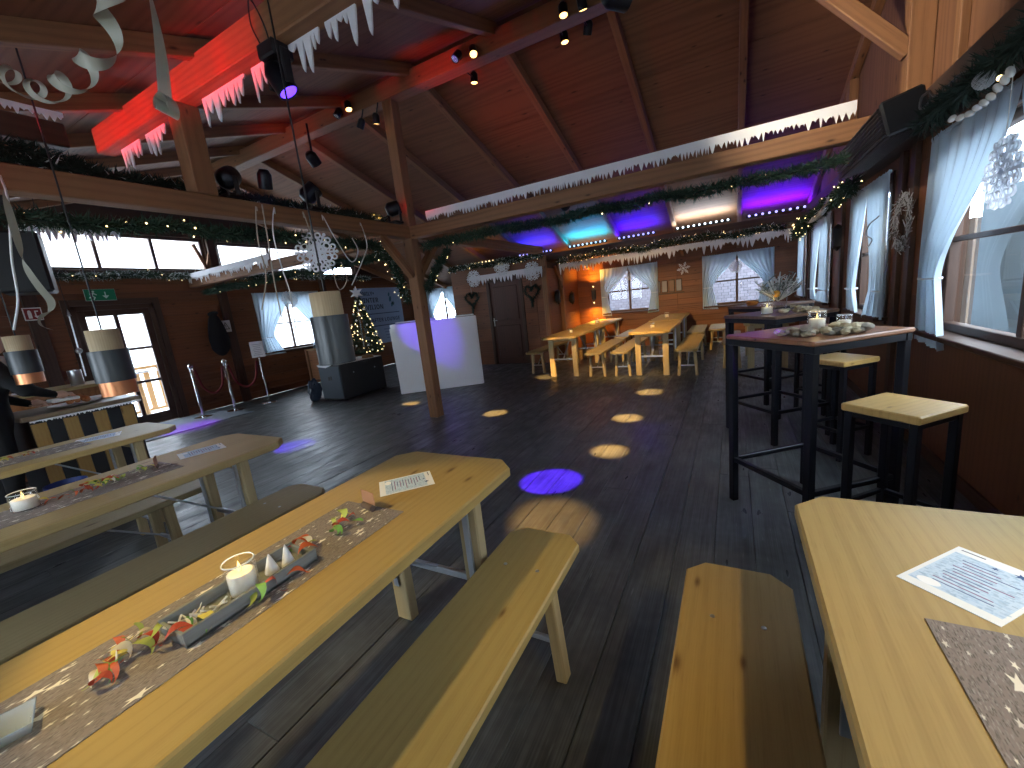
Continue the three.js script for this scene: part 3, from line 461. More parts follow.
{ const t = candleJar('tea light glass on the far side room table', -2.8, TT, -7.7, 0.04, 0.05, false); candleJar('tea light glass on the far middle table', -1.25, TT, -7.6, 0.04, 0.05, false); candleJar('tea light glass on the table below small pictures', -1.3, TT, -9.8, 0.05, 0.07, false); candleJar('tea light glass on the table under left far window', -2.85, TT, -9.7, 0.05, 0.07, false); }
// curled wood shavings
const shaveCol = [[0.52, 0.10, 0.03], [0.62, 0.52, 0.10], [0.16, 0.34, 0.06], [0.62, 0.54, 0.40], [0.36, 0.42, 0.08], [0.44, 0.06, 0.03]].map((c) => std(c, 0.7, { side: THREE.DoubleSide }));
function shavingGeo(L, w, curl, turns) {
  const n = 18, pos = [], idx = [], r = curl;
  for (let i = 0; i <= n; i++) { const t = i / n, a = t * turns * 6.283, x = (t - 0.5) * L, y = 0.004 + r * (1 - Math.cos(a)) * 0.9, z = r * Math.sin(a), ww = w * Math.sin(PI * (0.08 + 0.84 * t)); for (const s of [-1, 1]) pos.push(x + s * ww * 0.3, y + s * ww * 0.35 * Math.sin(a), z + s * ww * 0.5); if (i < n) { const k = 2 * i; idx.push(k, k + 1, k + 2, k + 1, k + 3, k + 2); } }
  const g = new THREE.BufferGeometry(); g.setAttribute('position', new THREE.Float32BufferAttribute(pos, 3)); g.setIndex(idx); g.computeVertexNormals(); return g;
}
const shaves = Array.from({ length: 8 }, (_, i) => shavingGeo(0.05 + 0.012 * (i % 4), 0.012 + 0.002 * (i % 3), 0.008 + 0.003 * (i % 3), 0.7 + 0.25 * (i % 4)));
function shavings(label, group, spots) { for (const [x, z, n, sx, sz] of spots) for (let i = 0; i < n; i++) { const ci = Math.floor(rnd() * 6), o = solo('wood_shaving', ['orange', 'yellow', 'green', 'beige', 'olive', 'red'][ci] + ' ' + label, 'shaving', shaves[Math.floor(rnd() * 8)], shaveCol[ci], group + ', ' + ['orange', 'yellow', 'green', 'beige', 'olive', 'red'][ci]); o.position.set(x + rr(-sx, sx), RY + rr(0.001, 0.016), z + rr(-sz, sz)); o.rotation.set(rr(-0.4, 0.4), rr(0, 6.28), rr(-0.3, 0.3)); o.scale.setScalar(rr(0.8, 1.25)); } }
shavings('curled wood shaving scattered along the candle tray runner', 'shavings on the candle tray table', [[-1.24, -0.27, 16, 0.05, 0.06], [-1.22, -0.38, 8, 0.06, 0.05], [-1.13, -0.52, 4, 0.015, 0.12], [-1.22, -0.72, 6, 0.05, 0.04], [-1.23, -0.87, 10, 0.05, 0.07]]);
shavings('curled wood shaving scattered on the glass candle table', 'shavings on the glass candle table', [[-2.96, -0.68, 22, 0.07, 0.14], [-2.95, -0.86, 12, 0.05, 0.12]]); shavings('curled wood shaving scattered on the striped bar table', 'shavings on the striped bar table', [[-4.55, -0.75, 14, 0.07, 0.16]]);
function nameLog(label, x, z, turn) { const t = thing('menu_holder', label, 'card holder', [x, RY, z], turn); part(t, 'log', new THREE.CylinderGeometry(0.013, 0.013, 0.065, 12).rotateZ(PI / 2), std([0.12, 0.08, 0.06], 0.8), [0, 0.013, 0]); part(t, 'card', boxAt(0.085, 0.052, 0.003, 0, 0.048, -0.006, 0.001), std([0.34, 0.17, 0.09], 0.7)); }
nameLog('brown card in small log holder on the candle tray table', -1.235, -1.0, -0.2); nameLog('brown card in small log holder on the glass candle table', -2.93, -0.99, -0.5);
{ const o = solo('glass_dish', 'clear square glass dish at the near end of the runner', 'dish', lathe([[0.001, 0.004], [0.045, 0.004], [0.055, 0.022], [0.062, 0.022], [0.05, 0], [0.001, 0]], 4), phy([0.75, 0.83, 0.9], 0.05, { transmission: 0.6, thickness: 0 })); o.position.set(-1.255, RY + 0.0004, -0.085); o.rotation.y = 0.5; }
// things on the high tables
const HT = 1.14;
{
  const cols = [[0.50, 0.42, 0.26], [0.36, 0.30, 0.20], [0.62, 0.55, 0.38], [0.30, 0.27, 0.22]].map((c) => std(c, 0.8)), geos = [0, 1, 2, 3].map((i) => { const g = new THREE.IcosahedronGeometry(1, 1), p = g.attributes.position; for (let k = 0; k < p.count; k++) { const s = 1 + 0.35 * noise.noise(p.getX(k) * 1.7 + i * 9, p.getY(k) * 1.7, p.getZ(k) * 1.7); p.setXYZ(k, p.getX(k) * s, p.getY(k) * s * 0.6, p.getZ(k) * s); } g.computeVertexNormals(); return g; });
  const put = (label, group, cx, cz, n, sx, sz) => { for (let i = 0; i < n; i++) { const r = rr(0.017, 0.034), o = solo('wood_chip', label, 'wood chip', geos[i % 4], cols[Math.floor(rnd() * 4)], group), a = rr(0, 6.28), q = Math.sqrt(rnd()); const near = (px, pz, d) => Math.hypot(cx + q * sx * Math.cos(a) - px, cz + q * sz * Math.sin(a) - pz) < d; if (near(0.42, -2.9, 0.085) || near(0.55, -2.93, 0.075) || near(0.36, -4.5, 0.11) || near(0.27, -4.42, 0.09)) { scene.remove(o); continue; } o.scale.setScalar(r); o.position.set(cx + q * sx * Math.cos(a), HT + r * 0.62 + (i % 3 === 0 ? 0.03 * (1.2 - q) : i % 7 === 0 ? 0.055 * (1.1 - q) : 0), cz + q * sz * Math.sin(a)); o.rotation.y = rr(0, 6); } };
  put('rough pale wood chip in the pile on nearest high table', 'wood chips on the nearest high table', 0.43, -2.80, 64, 0.20, 0.1); put('rough wood chip around the bouquet vase', 'wood chips on the bouquet table', 0.5, -4.35, 22, 0.14, 0.1);
  candleJar('ribbed candle glass on the nearest high table', 0.42, HT, -2.9, 0.045, 0.075, true); candleJar('small tea light glass among wood chips', 0.55, HT, -2.93, 0.036, 0.055, false); candleJar('yellow candle glass beside the bouquet vase', 0.27, HT, -4.42, 0.05, 0.06, true);
  const v = thing('twig_bouquet', 'white and grey twig bouquet in glass vase with orange ornament', 'bouquet', [0.36, HT, -4.5]);
  part(v, 'vase', lathe([[0.001, 0.001], [0.06, 0.001], [0.075, 0.17], [0.072, 0.17], [0.056, 0.006], [0.001, 0.006]], 24), M.glass); const gs = [], ds = [];
  for (let i = 0; i < 90; i++) { const a = rr(0, 6.28), e = rr(0.5, 1.3), d = V(Math.cos(a) * Math.cos(e), Math.sin(e), Math.sin(a) * Math.cos(e)), p = V(0, 0.1, 0).addScaledVector(d, rr(0, 0.05)), q = p.clone().addScaledVector(d, rr(0.12, 0.24)); (i % 3 ? gs : ds).push(rod(p, q, 0.004, 4)); for (let k = 0; k < 3; k++) { const m = p.clone().lerp(q, rr(0.3, 1)); (i % 3 ? gs : ds).push(rod(m, m.clone().add(V(rr(-0.05, 0.05), rr(-0.01, 0.05), rr(-0.05, 0.05))), 0.0035, 4)); } }
  part(v, 'white_twigs', merge(gs), M.twigWhite).userData.kind = 'stuff'; part(v, 'grey_twigs', merge(ds), std([0.16, 0.2, 0.18], 0.8)).userData.kind = 'stuff'; part(v, 'ornament', new THREE.SphereGeometry(0.032, 16, 12), std([0.9, 0.42, 0.05], 0.4), [-0.02, 0.17, 0.06]);
  const p = solo('orange_packet', 'orange candle bowl on the last high table', 'bowl', lathe([[0.001, 0.005], [0.05, 0.005], [0.07, 0.045], [0.065, 0.047], [0.045, 0.012], [0.001, 0.012]], 20), std([0.7, 0.26, 0.05], 0.5)); p.position.set(0.2, HT, -5.75);
}

// ───────────────────────────── curtains
function curtainGeo(sgn, W, H, tie, tieW) {
  const nu = 44, nv = 40, pos = [], idx = [], sm = (t) => t * t * (3 - 2 * t), ph = rr(0, 6);
  for (let j = 0; j <= nv; j++) for (let i = 0; i <= nu; i++) {
    const t = j / nv, u = i / nu, w = t < tie ? W * (1 - (1 - tieW) * Math.pow(sm(t / tie), 1.15)) : W * (tieW + (t - tie) / (1 - tie) * tieW * 0.55), sq = w / W;
    const fold = (0.012 + 0.012 * (1 - sq)) * Math.sin(u * 46 + ph + 0.8 * Math.sin(u * 9)) + 0.008 * Math.sin(u * 17 + t * 3), drop = t < tie ? 0 : u * 0.05 * (t - tie);
    pos.push(sgn * (W - u * w), -t * H - drop + (t < 0.02 ? 0.012 * Math.sin(u * 90) : 0), 0.055 + fold * (0.5 + t * 0.6) + 0.03 * u * t);
    if (i < nu && j < nv) { const k = j * (nu + 1) + i; idx.push(k, k + 1, k + nu + 1, k + 1, k + nu + 2, k + nu + 1); }
  }
  const g = new THREE.BufferGeometry(); g.setAttribute('position', new THREE.Float32BufferAttribute(pos, 3)); g.setIndex(idx); g.computeVertexNormals(); return g;
}
function curtains(side, [u0, u1, y0, y1], where, tieW = [0.3, 0.3], top = 0.09, bottom = 0.08, tie = 0.68) {
  const [pos, turn] = WALL[side]((u0 + u1) / 2, y1 + top), W = (u1 - u0) / 2 + 0.12, H = y1 + top - y0 + bottom;
  [-1, 1].forEach((s, i) => {
    const c = thing('curtain', 'sheer white curtain tied back at ' + (['hinge', 'latch'][i]) + ' side of window ' + where, 'curtain', pos, turn, 'sheer white curtains');
    c.userData.label = 'sheer white curtain on the ' + { right: ['far wall', 'near wall'], left: ['near wall', 'far wall'], far: ['side room', 'right wall'] }[side][i] + ' half of window ' + where;
    part(c, 'fabric', curtainGeo(s, W, H, tie, tieW[i]), M.curtain);
    const tx = s * (W - W * tieW[i] * 0.5); part(c, 'tieback', new THREE.TorusGeometry(W * tieW[i] * 0.44, 0.008, 6, 24).rotateX(PI / 2).scale(1, 1, 0.28), M.lace, [tx, -H * tie, 0.06]);
    part(c, 'header', boxAt(W, 0.03, 0.02, s * W / 2, -0.012, 0.05, 0.006), M.curtain);
  });
}
curtains('right', WIN_R[0], 'beside the near bar stool', [0.34, 0.34]); curtains('right', WIN_R[1], 'beside the twig wreath', [0.62, 0.42], 0.07, 0.02, 0.8); curtains('right', WIN_R[2], 'behind the middle high tables', [0.72, 0.72], 0.07, 0.02, 0.85); curtains('right', WIN_R[3], 'in the far right corner', [0.8, 0.8], 0.02, 0.02, 0.8); curtains('right', WIN_R[4], 'beside the near right table', [0.3, 0.3]);
curtains('left', WIN_L[0], 'behind the black pendant lamp', [0.38, 0.38], 0.09, 0.06, 0.72); curtains('far', WIN_F[0], 'behind the far left picnic tables', [0.24, 0.24], 0.06, 0.06, 0.6); curtains('far', WIN_F[1], 'behind the far high tables', [0.3, 0.3], 0.06, 0.06, 0.6); curtains('far', WIN_F[2], 'behind the white DJ counter', [0.4, 0.4], 0.08, 0.05);

// ───────────────────────────── winter decoration
function snowflakeGeo(R, th, lacy) {
  const gs = [], bar = (x0, y0, x1, y1, w) => { const L = Math.hypot(x1 - x0, y1 - y0), g = new THREE.BoxGeometry(L, w, th); g.rotateZ(Math.atan2(y1 - y0, x1 - x0)); g.translate((x0 + x1) / 2, (y0 + y1) / 2, 0); return g; };
  for (let k = 0; k < 6; k++) {
    const a = k * PI / 3, arm = [bar(0, 0, R, 0, R * 0.09)];
    for (const [f, l] of [[0.35, 0.26], [0.58, 0.3], [0.8, 0.17]]) for (const s of [-1, 1]) arm.push(bar(R * f, 0, R * (f + l * 0.6), s * R * l * 0.85, R * 0.07));
    arm.push(new THREE.CylinderGeometry(R * 0.085, R * 0.085, th, 8).rotateX(PI / 2).translate(R, 0, 0));
    if (lacy) { for (const [q, b, rd] of [[0.62, 0.52, 0.15], [0.42, 0.3, 0.11], [0.88, 0.3, 0.12], [0.88, -0.3, 0.12], [0.3, 0.52, 0.1]]) arm.push(new THREE.TorusGeometry(R * rd, R * 0.045, 6, 14).translate(R * q * Math.cos(b), R * q * Math.sin(b), 0)); }
    for (const g of arm) { g.rotateZ(a); gs.push(g); }
  }
  gs.push(new THREE.CylinderGeometry(R * 0.16, R * 0.16, th, 12).rotateX(PI / 2)); return merge(gs);
}
function snowflake(label, pos, turn, R, lacy, tilt = 0, m = M.glitter, thread = 0) { const o = solo('snowflake', label, 'ornament', snowflakeGeo(R, 0.012, lacy), m); o.position.set(...pos); o.rotation.set(0, turn, tilt); if (thread) part(o, 'thread', rod(V(0, R, 0), V(0, R + thread, 0), 0.002, 4), M.twigWhite); return o; }
snowflake('large lace snowflake hanging before the near right window', [1.09, 1.83, -2.88], -PI / 2, 0.155, true, 0, M.lace, 0.36);
snowflake('big glittering snowflake hanging under the left beam', [-3.70, 2.2, -2.97], 0.9, 0.19, true, 0, M.glitter, 0.12); snowflake('white snowflake hanging in front of the left window', [XL + 0.2, 2.12, -6.45], PI / 2, 0.2, true, 0, M.glitter, 0.34); snowflake('flat white snowflake on the far wall above small pictures', [-1.05, 1.83, ZF + 0.04], 0, 0.14, false, 0.2);
snowflake('white snowflake hanging in the left far window', [-2.33, 1.78, ZF + 0.12], 0, 0.11, false); snowflake('white snowflake hanging in the right far window', [0.05, 1.72, ZF + 0.12], 0, 0.13, true); snowflake('lace snowflake above the panel door hinges', [-4.75, 2.32, BLZ + 0.14], 0, 0.2, true); snowflake('lace snowflake beside the right heart wreath', [-3.98, 2.12, BLZ + 0.14], 0, 0.2, true); snowflake('lace snowflake left of the panel door', [-5.55, 2.14, BLZ + 0.14], 0, 0.19, true);
{ // chain on the second curtain
  const pts = [[879, 216], [868, 227], [866, 234], [872, 240], [868, 247]].map(([x, y]) => at(x, y, 'x', 1.17)); solo('bead_chain', 'thin dark bead chain hanging on curtain beside the wreath', 'chain', tube(pts, 0.006, 30, 5), std([0.2, 0.22, 0.25], 0.4)); }
{ // twig wreath
  const w = thing('twig_wreath', 'white frosted twig wreath on the right wall', 'wreath', [XR - 0.1, 1.78, -4.6], -PI / 2); const gs = [], ds = [];
  for (let i = 0; i < 260; i++) { const a = rr(0, 6.28), R = 0.165 + rr(-0.035, 0.035), b = a + rr(0.15, 0.4), R2 = 0.165 + rr(-0.05, 0.055); (i % 3 ? gs : ds).push(rod(V(R * Math.cos(a), 1.15 * R * Math.sin(a), rr(-0.02, 0.02)), V(R2 * Math.cos(b), 1.15 * R2 * Math.sin(b), rr(-0.03, 0.03)), 0.003, 4)); }
  part(w, 'frosted_twigs', merge(gs), std([0.42, 0.43, 0.44], 0.85)).userData.kind = 'stuff'; part(w, 'bare_twigs', merge(ds), std([0.13, 0.12, 0.11], 0.85)).userData.kind = 'stuff';
}
// icicle boards: x along, top at y = 0
function icicles(L, head, drop, step, th = 0.012) {
  const s = new THREE.Shape(); s.moveTo(0, 0); s.lineTo(0, -head); let x = 0;
  while (x < L - step * 0.4) { const w = step * rr(0.5, 1.5), d = head + drop * Math.pow(rnd(), 0.8), x1 = Math.min(L, x + w); s.lineTo(x + (x1 - x) * 0.3, -d * 0.85); s.lineTo(x + (x1 - x) * 0.5, -d); s.lineTo(x + (x1 - x) * 0.68, -d * 0.8); s.lineTo(x1, -head * rr(0.75, 1)); x = x1; }
  s.lineTo(L, 0); s.closePath(); return ext(s, th);
}
function icicleTrim(label, pos, turn, L, head, drop, step) { const o = solo('icicle_trim', label, 'icicle trim', icicles(L, head, drop, step), M.foam, null); o.position.set(...pos); o.rotation.y = turn; return o; }
icicleTrim('long white icicle board standing on the tie beam', [PX + 0.3, 2.755, RIDGE - 0.02], 0, 4.36, 0.08, 0.07, 0.035);
icicleTrim('white icicle board over the far picnic tables', [-3.55, 2.24, -9.33], 0, 4.5, 0.1, 0.17, 0.07); icicleTrim('white icicle board above the panel door', [-5.72, 2.2, BLZ + 0.06], 0, 1.95, 0.10, 0.16, 0.07); icicleTrim('sunlit icicle board on the left part of tie beam', [-9.3, 2.7, RIDGE + 0.09], 0, 2.6, 0.09, 0.13, 0.05);
icicleTrim('small white icicle strip high on the left gallery beam', [-4.12, 3.12, -1.0], PI / 2, 0.45, 0.03, 0.04, 0.03); icicleTrim('white icicle board on the left clerestory', [XL + 0.14, 3.42, -2.3], PI / 2, 1.3, 0.06, 0.2, 0.06);
for (const [x0, L, l] of [[-4.98, 0.36, 'pink lit icicle cluster at left end of purlin'], [-4.5, 0.34, 'violet lit icicle cluster beside the purlin post'], [-3.56, 0.55, 'pink lit icicle cluster right of the purlin post'], [-2.92, 0.24, 'icicle cluster hanging just left of the moving head'], [-2.52, 0.30, 'white icicle cluster right of the moving head'], [-2.16, 0.26, 'white icicle cluster in middle of purlin'], [-1.84, 0.3, 'white icicle cluster at the right part of purlin']]) icicleTrim(l, [x0, 3.262, -2.11], 0, L, 0.02, 0.2, 0.06);
// fir garlands
function garlandGeo(pts, R, per, len, wid) {
  const curve = new THREE.CatmullRomCurve3(pts), L = curve.getLength(), n = Math.floor(L * per), pos = new Float32Array(n * 9), p = V(), t = V(), d = V(), s = V();
  for (let i = 0; i < n; i++) {
    const k = rnd(); curve.getPointAt(k, p); curve.getTangentAt(k, t); d.set(rr(-1, 1), rr(-1, 1), rr(-1, 1)).normalize(); const lump = 0.7 + 0.5 * noise.noise(k * L * 4, R * 50, 3);
    const o = d.clone().multiplyScalar(R * Math.sqrt(rnd()) * 0.75 * lump), e = d.clone().addScaledVector(t, rr(-0.9, 0.9)).normalize().multiplyScalar(len * rr(0.6, 1.2)); s.crossVectors(e, V(rr(-1, 1), rr(-1, 1), rr(-1, 1))).normalize().multiplyScalar(wid * 0.5);
    const a = p.clone().add(o); pos.set([a.x - s.x, a.y - s.y, a.z - s.z, a.x + s.x, a.y + s.y, a.z + s.z, a.x + e.x, a.y + e.y, a.z + e.z], i * 9);
  }
  const g = new THREE.BufferGeometry(); g.setAttribute('position', new THREE.BufferAttribute(pos, 3)); g.computeVertexNormals(); return g;
}
function garland(label, pts, R, { per = 1500, len = 0.07, wid = 0.012, bulbs = 8, frost = 0, m = M.needle } = {}) {
  const g = thing('fir_garland', label, 'garland'); part(g, 'stem', tube(pts, 0.012, pts.length * 6, 5), M.needleDark); part(g, 'needles', garlandGeo(pts, R, per, len, wid), m).userData.kind = 'stuff';
  if (frost) part(g, 'frosted_needles', garlandGeo(pts, R * 1.1, per * frost, len, wid), M.frost).userData.kind = 'stuff';
  if (bulbs) { const c = new THREE.CatmullRomCurve3(pts), n = Math.floor(c.getLength() * bulbs), b = []; for (let i = 0; i < n; i++) { const p = c.getPointAt((i + rnd()) / n), a = rr(0, 6.28); b.push(new THREE.OctahedronGeometry(rr(0.006, 0.0095), 0).translate(p.x + R * 0.95 * Math.cos(a), p.y + R * 0.8 * Math.sin(a), p.z + R * 0.95 * Math.cos(a + 2))); } part(g, 'fairy_lights', merge(b), M.bulb).userData.kind = 'stuff'; }
}
const wavy = (a, b, n, amp) => Array.from({ length: n + 1 }, (_, i) => a.clone().lerp(b, i / n).add(V(rr(-amp, amp) * 0.4, rr(-amp, amp), rr(-amp, amp) * 0.4)));
garland('fir garland with lights under the long left beam', wavy(V(PX + 0.02, 2.325, 0.4), V(PX + 0.02, 2.33, -3.9), 14, 0.02), 0.075, { bulbs: 9 }); garland('dark fir garland lying on the long left beam', wavy(V(PX - 0.16, 2.69, -0.3), V(PX - 0.16, 2.69, -4.3), 12, 0.015), 0.06, { bulbs: 0, m: M.needleDark, frost: 0.03 });
garland('fir garland hanging under the tie beam', wavy(V(PX + 0.2, 2.335, RIDGE), V(0.8, 2.335, RIDGE - 0.03), 18, 0.02), 0.075, { bulbs: 2 }); garland('frosted fir garland along the eave above far tables', wavy(V(-3.5, 2.3, -9.2), V(0.8, 2.28, -9.2), 16, 0.03), 0.11, { bulbs: 14, frost: 0.1, per: 1300 });
garland('frosted garland with lights along the top of side room', wavy(V(-6.2, 2.42, BLZ + 0.17), V(-3.72, 2.42, BLZ + 0.17), 9, 0.025), 0.10, { bulbs: 10, frost: 0.12, per: 1300 }); garland('garland with lights along the left wall under clerestory', wavy(V(XL + 0.29, 2.68, -2.2), V(XL + 0.29, 2.62, -9.0), 14, 0.03), 0.10, { bulbs: 4, frost: 0.25, per: 900 });
garland('black fir garland draped above the right windows', wavy(V(1.02, 2.32, -1.2), V(1.02, 2.28, -3.62), 8, 0.02), 0.085, { bulbs: 0, m: M.needleDark, per: 1100 }); garland('garland with lights above the far right windows', wavy(V(1.02, 2.24, -5.28), V(1.0, 2.2, -7.5), 9, 0.03), 0.10, { bulbs: 11, frost: 0.04 }); garland('thick fir garland with lights filling the far right corner', wavy(V(0.95, 2.2, -7.6), V(1.0, 2.12, -9.2), 6, 0.05), 0.14, { bulbs: 22 });
garland('fir garland winding down left side of the wooden post', [V(PX - 0.1, 2.32, -4.0), V(PX - 0.14, 2.2, -4.28), V(PX - 0.2, 2.02, -4.42), V(PX - 0.19, 1.82, -4.46), V(PX - 0.14, 1.66, -4.48)], 0.10, { bulbs: 12, frost: 0.05 }); garland('fir garland winding down right side of the wooden post', [V(PX + 0.05, 2.36, -5.3), V(PX + 0.12, 2.1, -4.9), V(PX + 0.15, 1.9, -4.66), V(PX + 0.12, 1.78, -4.6)], 0.075, { bulbs: 8 });
garland('dark fir garland along the high gallery beam', wavy(V(-4.12, 2.82, -0.95), V(-4.15, 2.78, -1.6), 4, 0.03), 0.09, { bulbs: 0, m: M.needleDark, frost: 0.04 }); garland('fir garland with lights on left part of tie beam', wavy(V(-9.0, 2.325, RIDGE + 0.02), V(-4.1, 2.325, RIDGE + 0.02), 14, 0.02), 0.08, { bulbs: 5 });
{ // white pod string and silver ball on the dark right garland
  const c = [[955, 118], [963, 117], [972, 113], [980, 107], [987, 102], [994, 96], [1001, 87], [1008, 79], [1014, 71]].map(([x, y]) => at(x, y, 'x', 1.0)); const t = thing('pod_string', 'string of white cotton pods on the dark garland', 'string');
  part(t, 'string', tube(c, 0.004, 24, 5), M.twig); c.forEach((p, i) => { const q = part(t, 'pod', new THREE.SphereGeometry(0.016, 12, 10).scale(1.5, 0.9, 0.9), M.cotton, [p.x - 0.01, p.y, p.z]); q.rotation.set(0.2 * i, -PI / 2 + 0.2, 0.3); });
  const p = at(984, 80, 'x', 1.0), b = thing('silver_ball', 'grey glitter ball on the dark garland above near window', 'ornament', [p.x, p.y, p.z]), gs = []; for (let i = 0; i < 120; i++) { const y = 1 - 2 * (i + 0.5) / 120, a = i * 2.4, r = Math.sqrt(1 - y * y); gs.push(new THREE.OctahedronGeometry(0.009, 0).translate(0.032 * r * Math.cos(a), 0.032 * y, 0.032 * r * Math.sin(a))); } gs.push(new THREE.SphereGeometry(0.031, 16, 12)); part(b, 'body', merge(gs), std([0.34, 0.36, 0.38], 0.4));
  const l = at(1000, 78, 'x', 1.0); part(b, 'lamp', new THREE.SphereGeometry(0.011, 10, 8), M.bulb, [l.x - p.x, l.y - p.y, l.z - p.z]);
  const q = at(820, 212, 'x', 1.0), o = solo('white_swirl', 'white furry swirl ornament in the far right garland', 'ornament', tube([[800, 222], [812, 220], [822, 212], [828, 203], [832, 196]].map(([x, y]) => at(x, y, 'x', 0.98)), 0.035, 24, 8), M.cotton);
}
// curled bark ribbons hanging on the left
function ribbonGeo(f, n, w, th = 0.002) {
  const pos = [], idx = []; for (let i = 0; i <= n; i++) { const t = i / n, [p, side] = f(t); for (const k of [-0.5, 0.5]) pos.push(p.x + side.x * w * k, p.y + side.y * w * k, p.z + side.z * w * k); if (i < n) { const k = 2 * i; idx.push(k, k + 1, k + 2, k + 1, k + 3, k + 2); } }
  const g = new THREE.BufferGeometry(); g.setAttribute('position', new THREE.Float32BufferAttribute(pos, 3)); g.setIndex(idx); g.computeVertexNormals(); return g;
}
const coil = (pts, r, turns, w, n = 160) => { const c = new THREE.CatmullRomCurve3(pts); return ribbonGeo((t) => { const p = c.getPointAt(t), T = c.getTangentAt(t), a = V(0, 0, 1).cross(T).normalize(), b = V(0, 0, 0).crossVectors(T, a), q = t * turns * 6.283; return [p.clone().addScaledVector(a, r * Math.cos(q)).addScaledVector(b, r * Math.sin(q)), T.clone().multiplyScalar(0.7).addScaledVector(a, 0.7 * Math.sin(q)).addScaledVector(b, -0.7 * Math.cos(q)).normalize()]; }, n, w); };
solo('curled_ribbon', 'long pale curled wood ribbon looping under the dark roof', 'ribbon', coil([[113, -14], [112, 15], [103, 45], [88, 68], [66, 84], [40, 92], [20, 84], [4, 74], [-14, 70]].map(([x, y]) => at(x, y, 'z', -0.95)), 0.042, 5.6, 0.06), M.ribbon);
solo('curled_ribbon', 'straight hanging wood ribbon with tight curl at its end', 'ribbon', ribbonGeo((t) => { const a = at(148, -14, 'z', -0.95), b = at(168, 108, 'z', -0.95); if (t < 0.6) { const k = t / 0.6, p = a.clone().lerp(b, k); p.x += 0.015 * Math.sin(k * 4); return [p, V(Math.cos(0.9 + k), 0, Math.sin(0.9 + k) * 0.6).normalize()]; } const k = (t - 0.6) / 0.4, q = k * 9.5, r = 0.036 * (1 - 0.35 * k); return [V(b.x + 0.036 - r * Math.cos(q), b.y - r * Math.sin(q) - 0.008, b.z + 0.05 * k), V(0.25, 0.15, 0.95).normalize()]; }, 120, 0.04), M.ribbon);
solo('curled_ribbon', 'thin wood ribbon trailing beside the fire sign', 'ribbon', ribbonGeo((t) => { const c = new THREE.CatmullRomCurve3([[4, 192], [16, 235], [28, 270], [40, 288], [51, 302], [50, 312], [40, 318], [42, 326], [50, 329]].map(([x, y]) => at(x, y, 'x', -3.4))); const q = t * 7; return [c.getPointAt(t), V(0.2, Math.cos(q) * 0.4, Math.sin(q)).normalize()]; }, 90, 0.035), M.ribbon);
{ // twig strings under the left beam
  const rows = [[[8, 200], [12, 260], [18, 300], [14, 330]], [[262, 205], [268, 240], [272, 268], [278, 300], [283, 322]], [[274, 208], [273, 232], [282, 268], [290, 292], [296, 330]], [[303, 212], [314, 240], [330, 265], [340, 290], [347, 280], [341, 262]], [[360, 222], [367, 245], [362, 262], [352, 285]], [[256, 205], [258, 240], [266, 275], [262, 310]], [[322, 215], [335, 238], [352, 262], [358, 250], [352, 238]]];
  rows.forEach((r, i) => solo('twig_string', 'thin pale twig string dangling below the left beam', 'twig', tube([V(PX + 0.072, 2.53, at(r[0][0], r[0][1], 'x', PX + 0.072).z), ...r.map(([x, y], k) => at(x, y, 'x', i ? -3.66 + 0.05 * Math.sin(k + i) : -3.5))], 0.006, 30, 5), i % 2 ? M.twig : M.twigWhite, 'twig strings below the left beam'));
}
// heart wreaths on the side room
for (const [x, l] of [[-5.72, 'dark heart wreath left of the panel door'], [-4.08, 'dark heart wreath right of the panel door']]) {
  const w = thing('heart_wreath', l, 'wreath', [x, 1.66, BLZ + 0.06]), gs = []; for (let i = 0; i < 420; i++) { const t = rr(0, 6.283), k = 0.0115 * rr(0.85, 1.1), px = 16 * Math.sin(t) ** 3 * k, py = (13 * Math.cos(t) - 5 * Math.cos(2 * t) - 2 * Math.cos(3 * t) - Math.cos(4 * t)) * k; gs.push(rod(V(px, py, rr(-0.02, 0.03)), V(px + rr(-0.05, 0.05), py + rr(-0.05, 0.05), rr(-0.03, 0.04)), 0.005, 4)); }
  part(w, 'heart_foliage', merge(gs), M.needleDark).userData.kind = 'stuff'; const t2 = []; for (let i = 0; i < 40; i++) t2.push(rod(V(rr(-0.02, 0.02), -0.16, 0.02), V(rr(-0.03, 0.03), -0.36 + rr(0, 0.1), 0.03), 0.005, 4)); part(w, 'tail', merge(t2), M.needleDark); part(w, 'loop', rod(V(0, 0.1, 0.0), V(0, 0.34, 0.0), 0.004), M.twig);
}

// ───────────────────────────── lamps
function pendant(label, x, z, yTop, copper) {
  const t = thing('pendant_lamp', label, 'lamp', [x, yTop, z]), roof = roofY(z) - yTop;
  part(t, 'cord', rod(V(0, 0, 0), V(0, roof, 0), 0.005, 6), M.black); part(t, 'upper_shade', lathe([[0.001, 0], [0.082, 0], [0.082, -0.15], [0.078, -0.15], [0.078, -0.004], [0.001, -0.004]], 32), M.shadeTop);
  part(t, 'main_shade', lathe([[0.08, -0.13], [0.1, -0.13], [0.1, copper ? -0.33 : -0.4], [0.096, copper ? -0.33 : -0.4], [0.096, -0.134], [0.08, -0.134]], 40), M.darkShade); if (copper) part(t, 'copper_rim', lathe([[0.096, -0.32], [0.09, -0.32], [0.09, -0.42], [0.086, -0.42], [0.086, -0.32]], 36), M.copper);
}
pendant('large black pendant lamp hanging before the left window', -2.02, -1.62, 1.665, false); pendant('black pendant with copper rim hanging before the glazed door', -3.52, -1.125, 1.61, true); pendant('black pendant with copper rim above the bar table', -5.5, -1.19, 1.68, true);
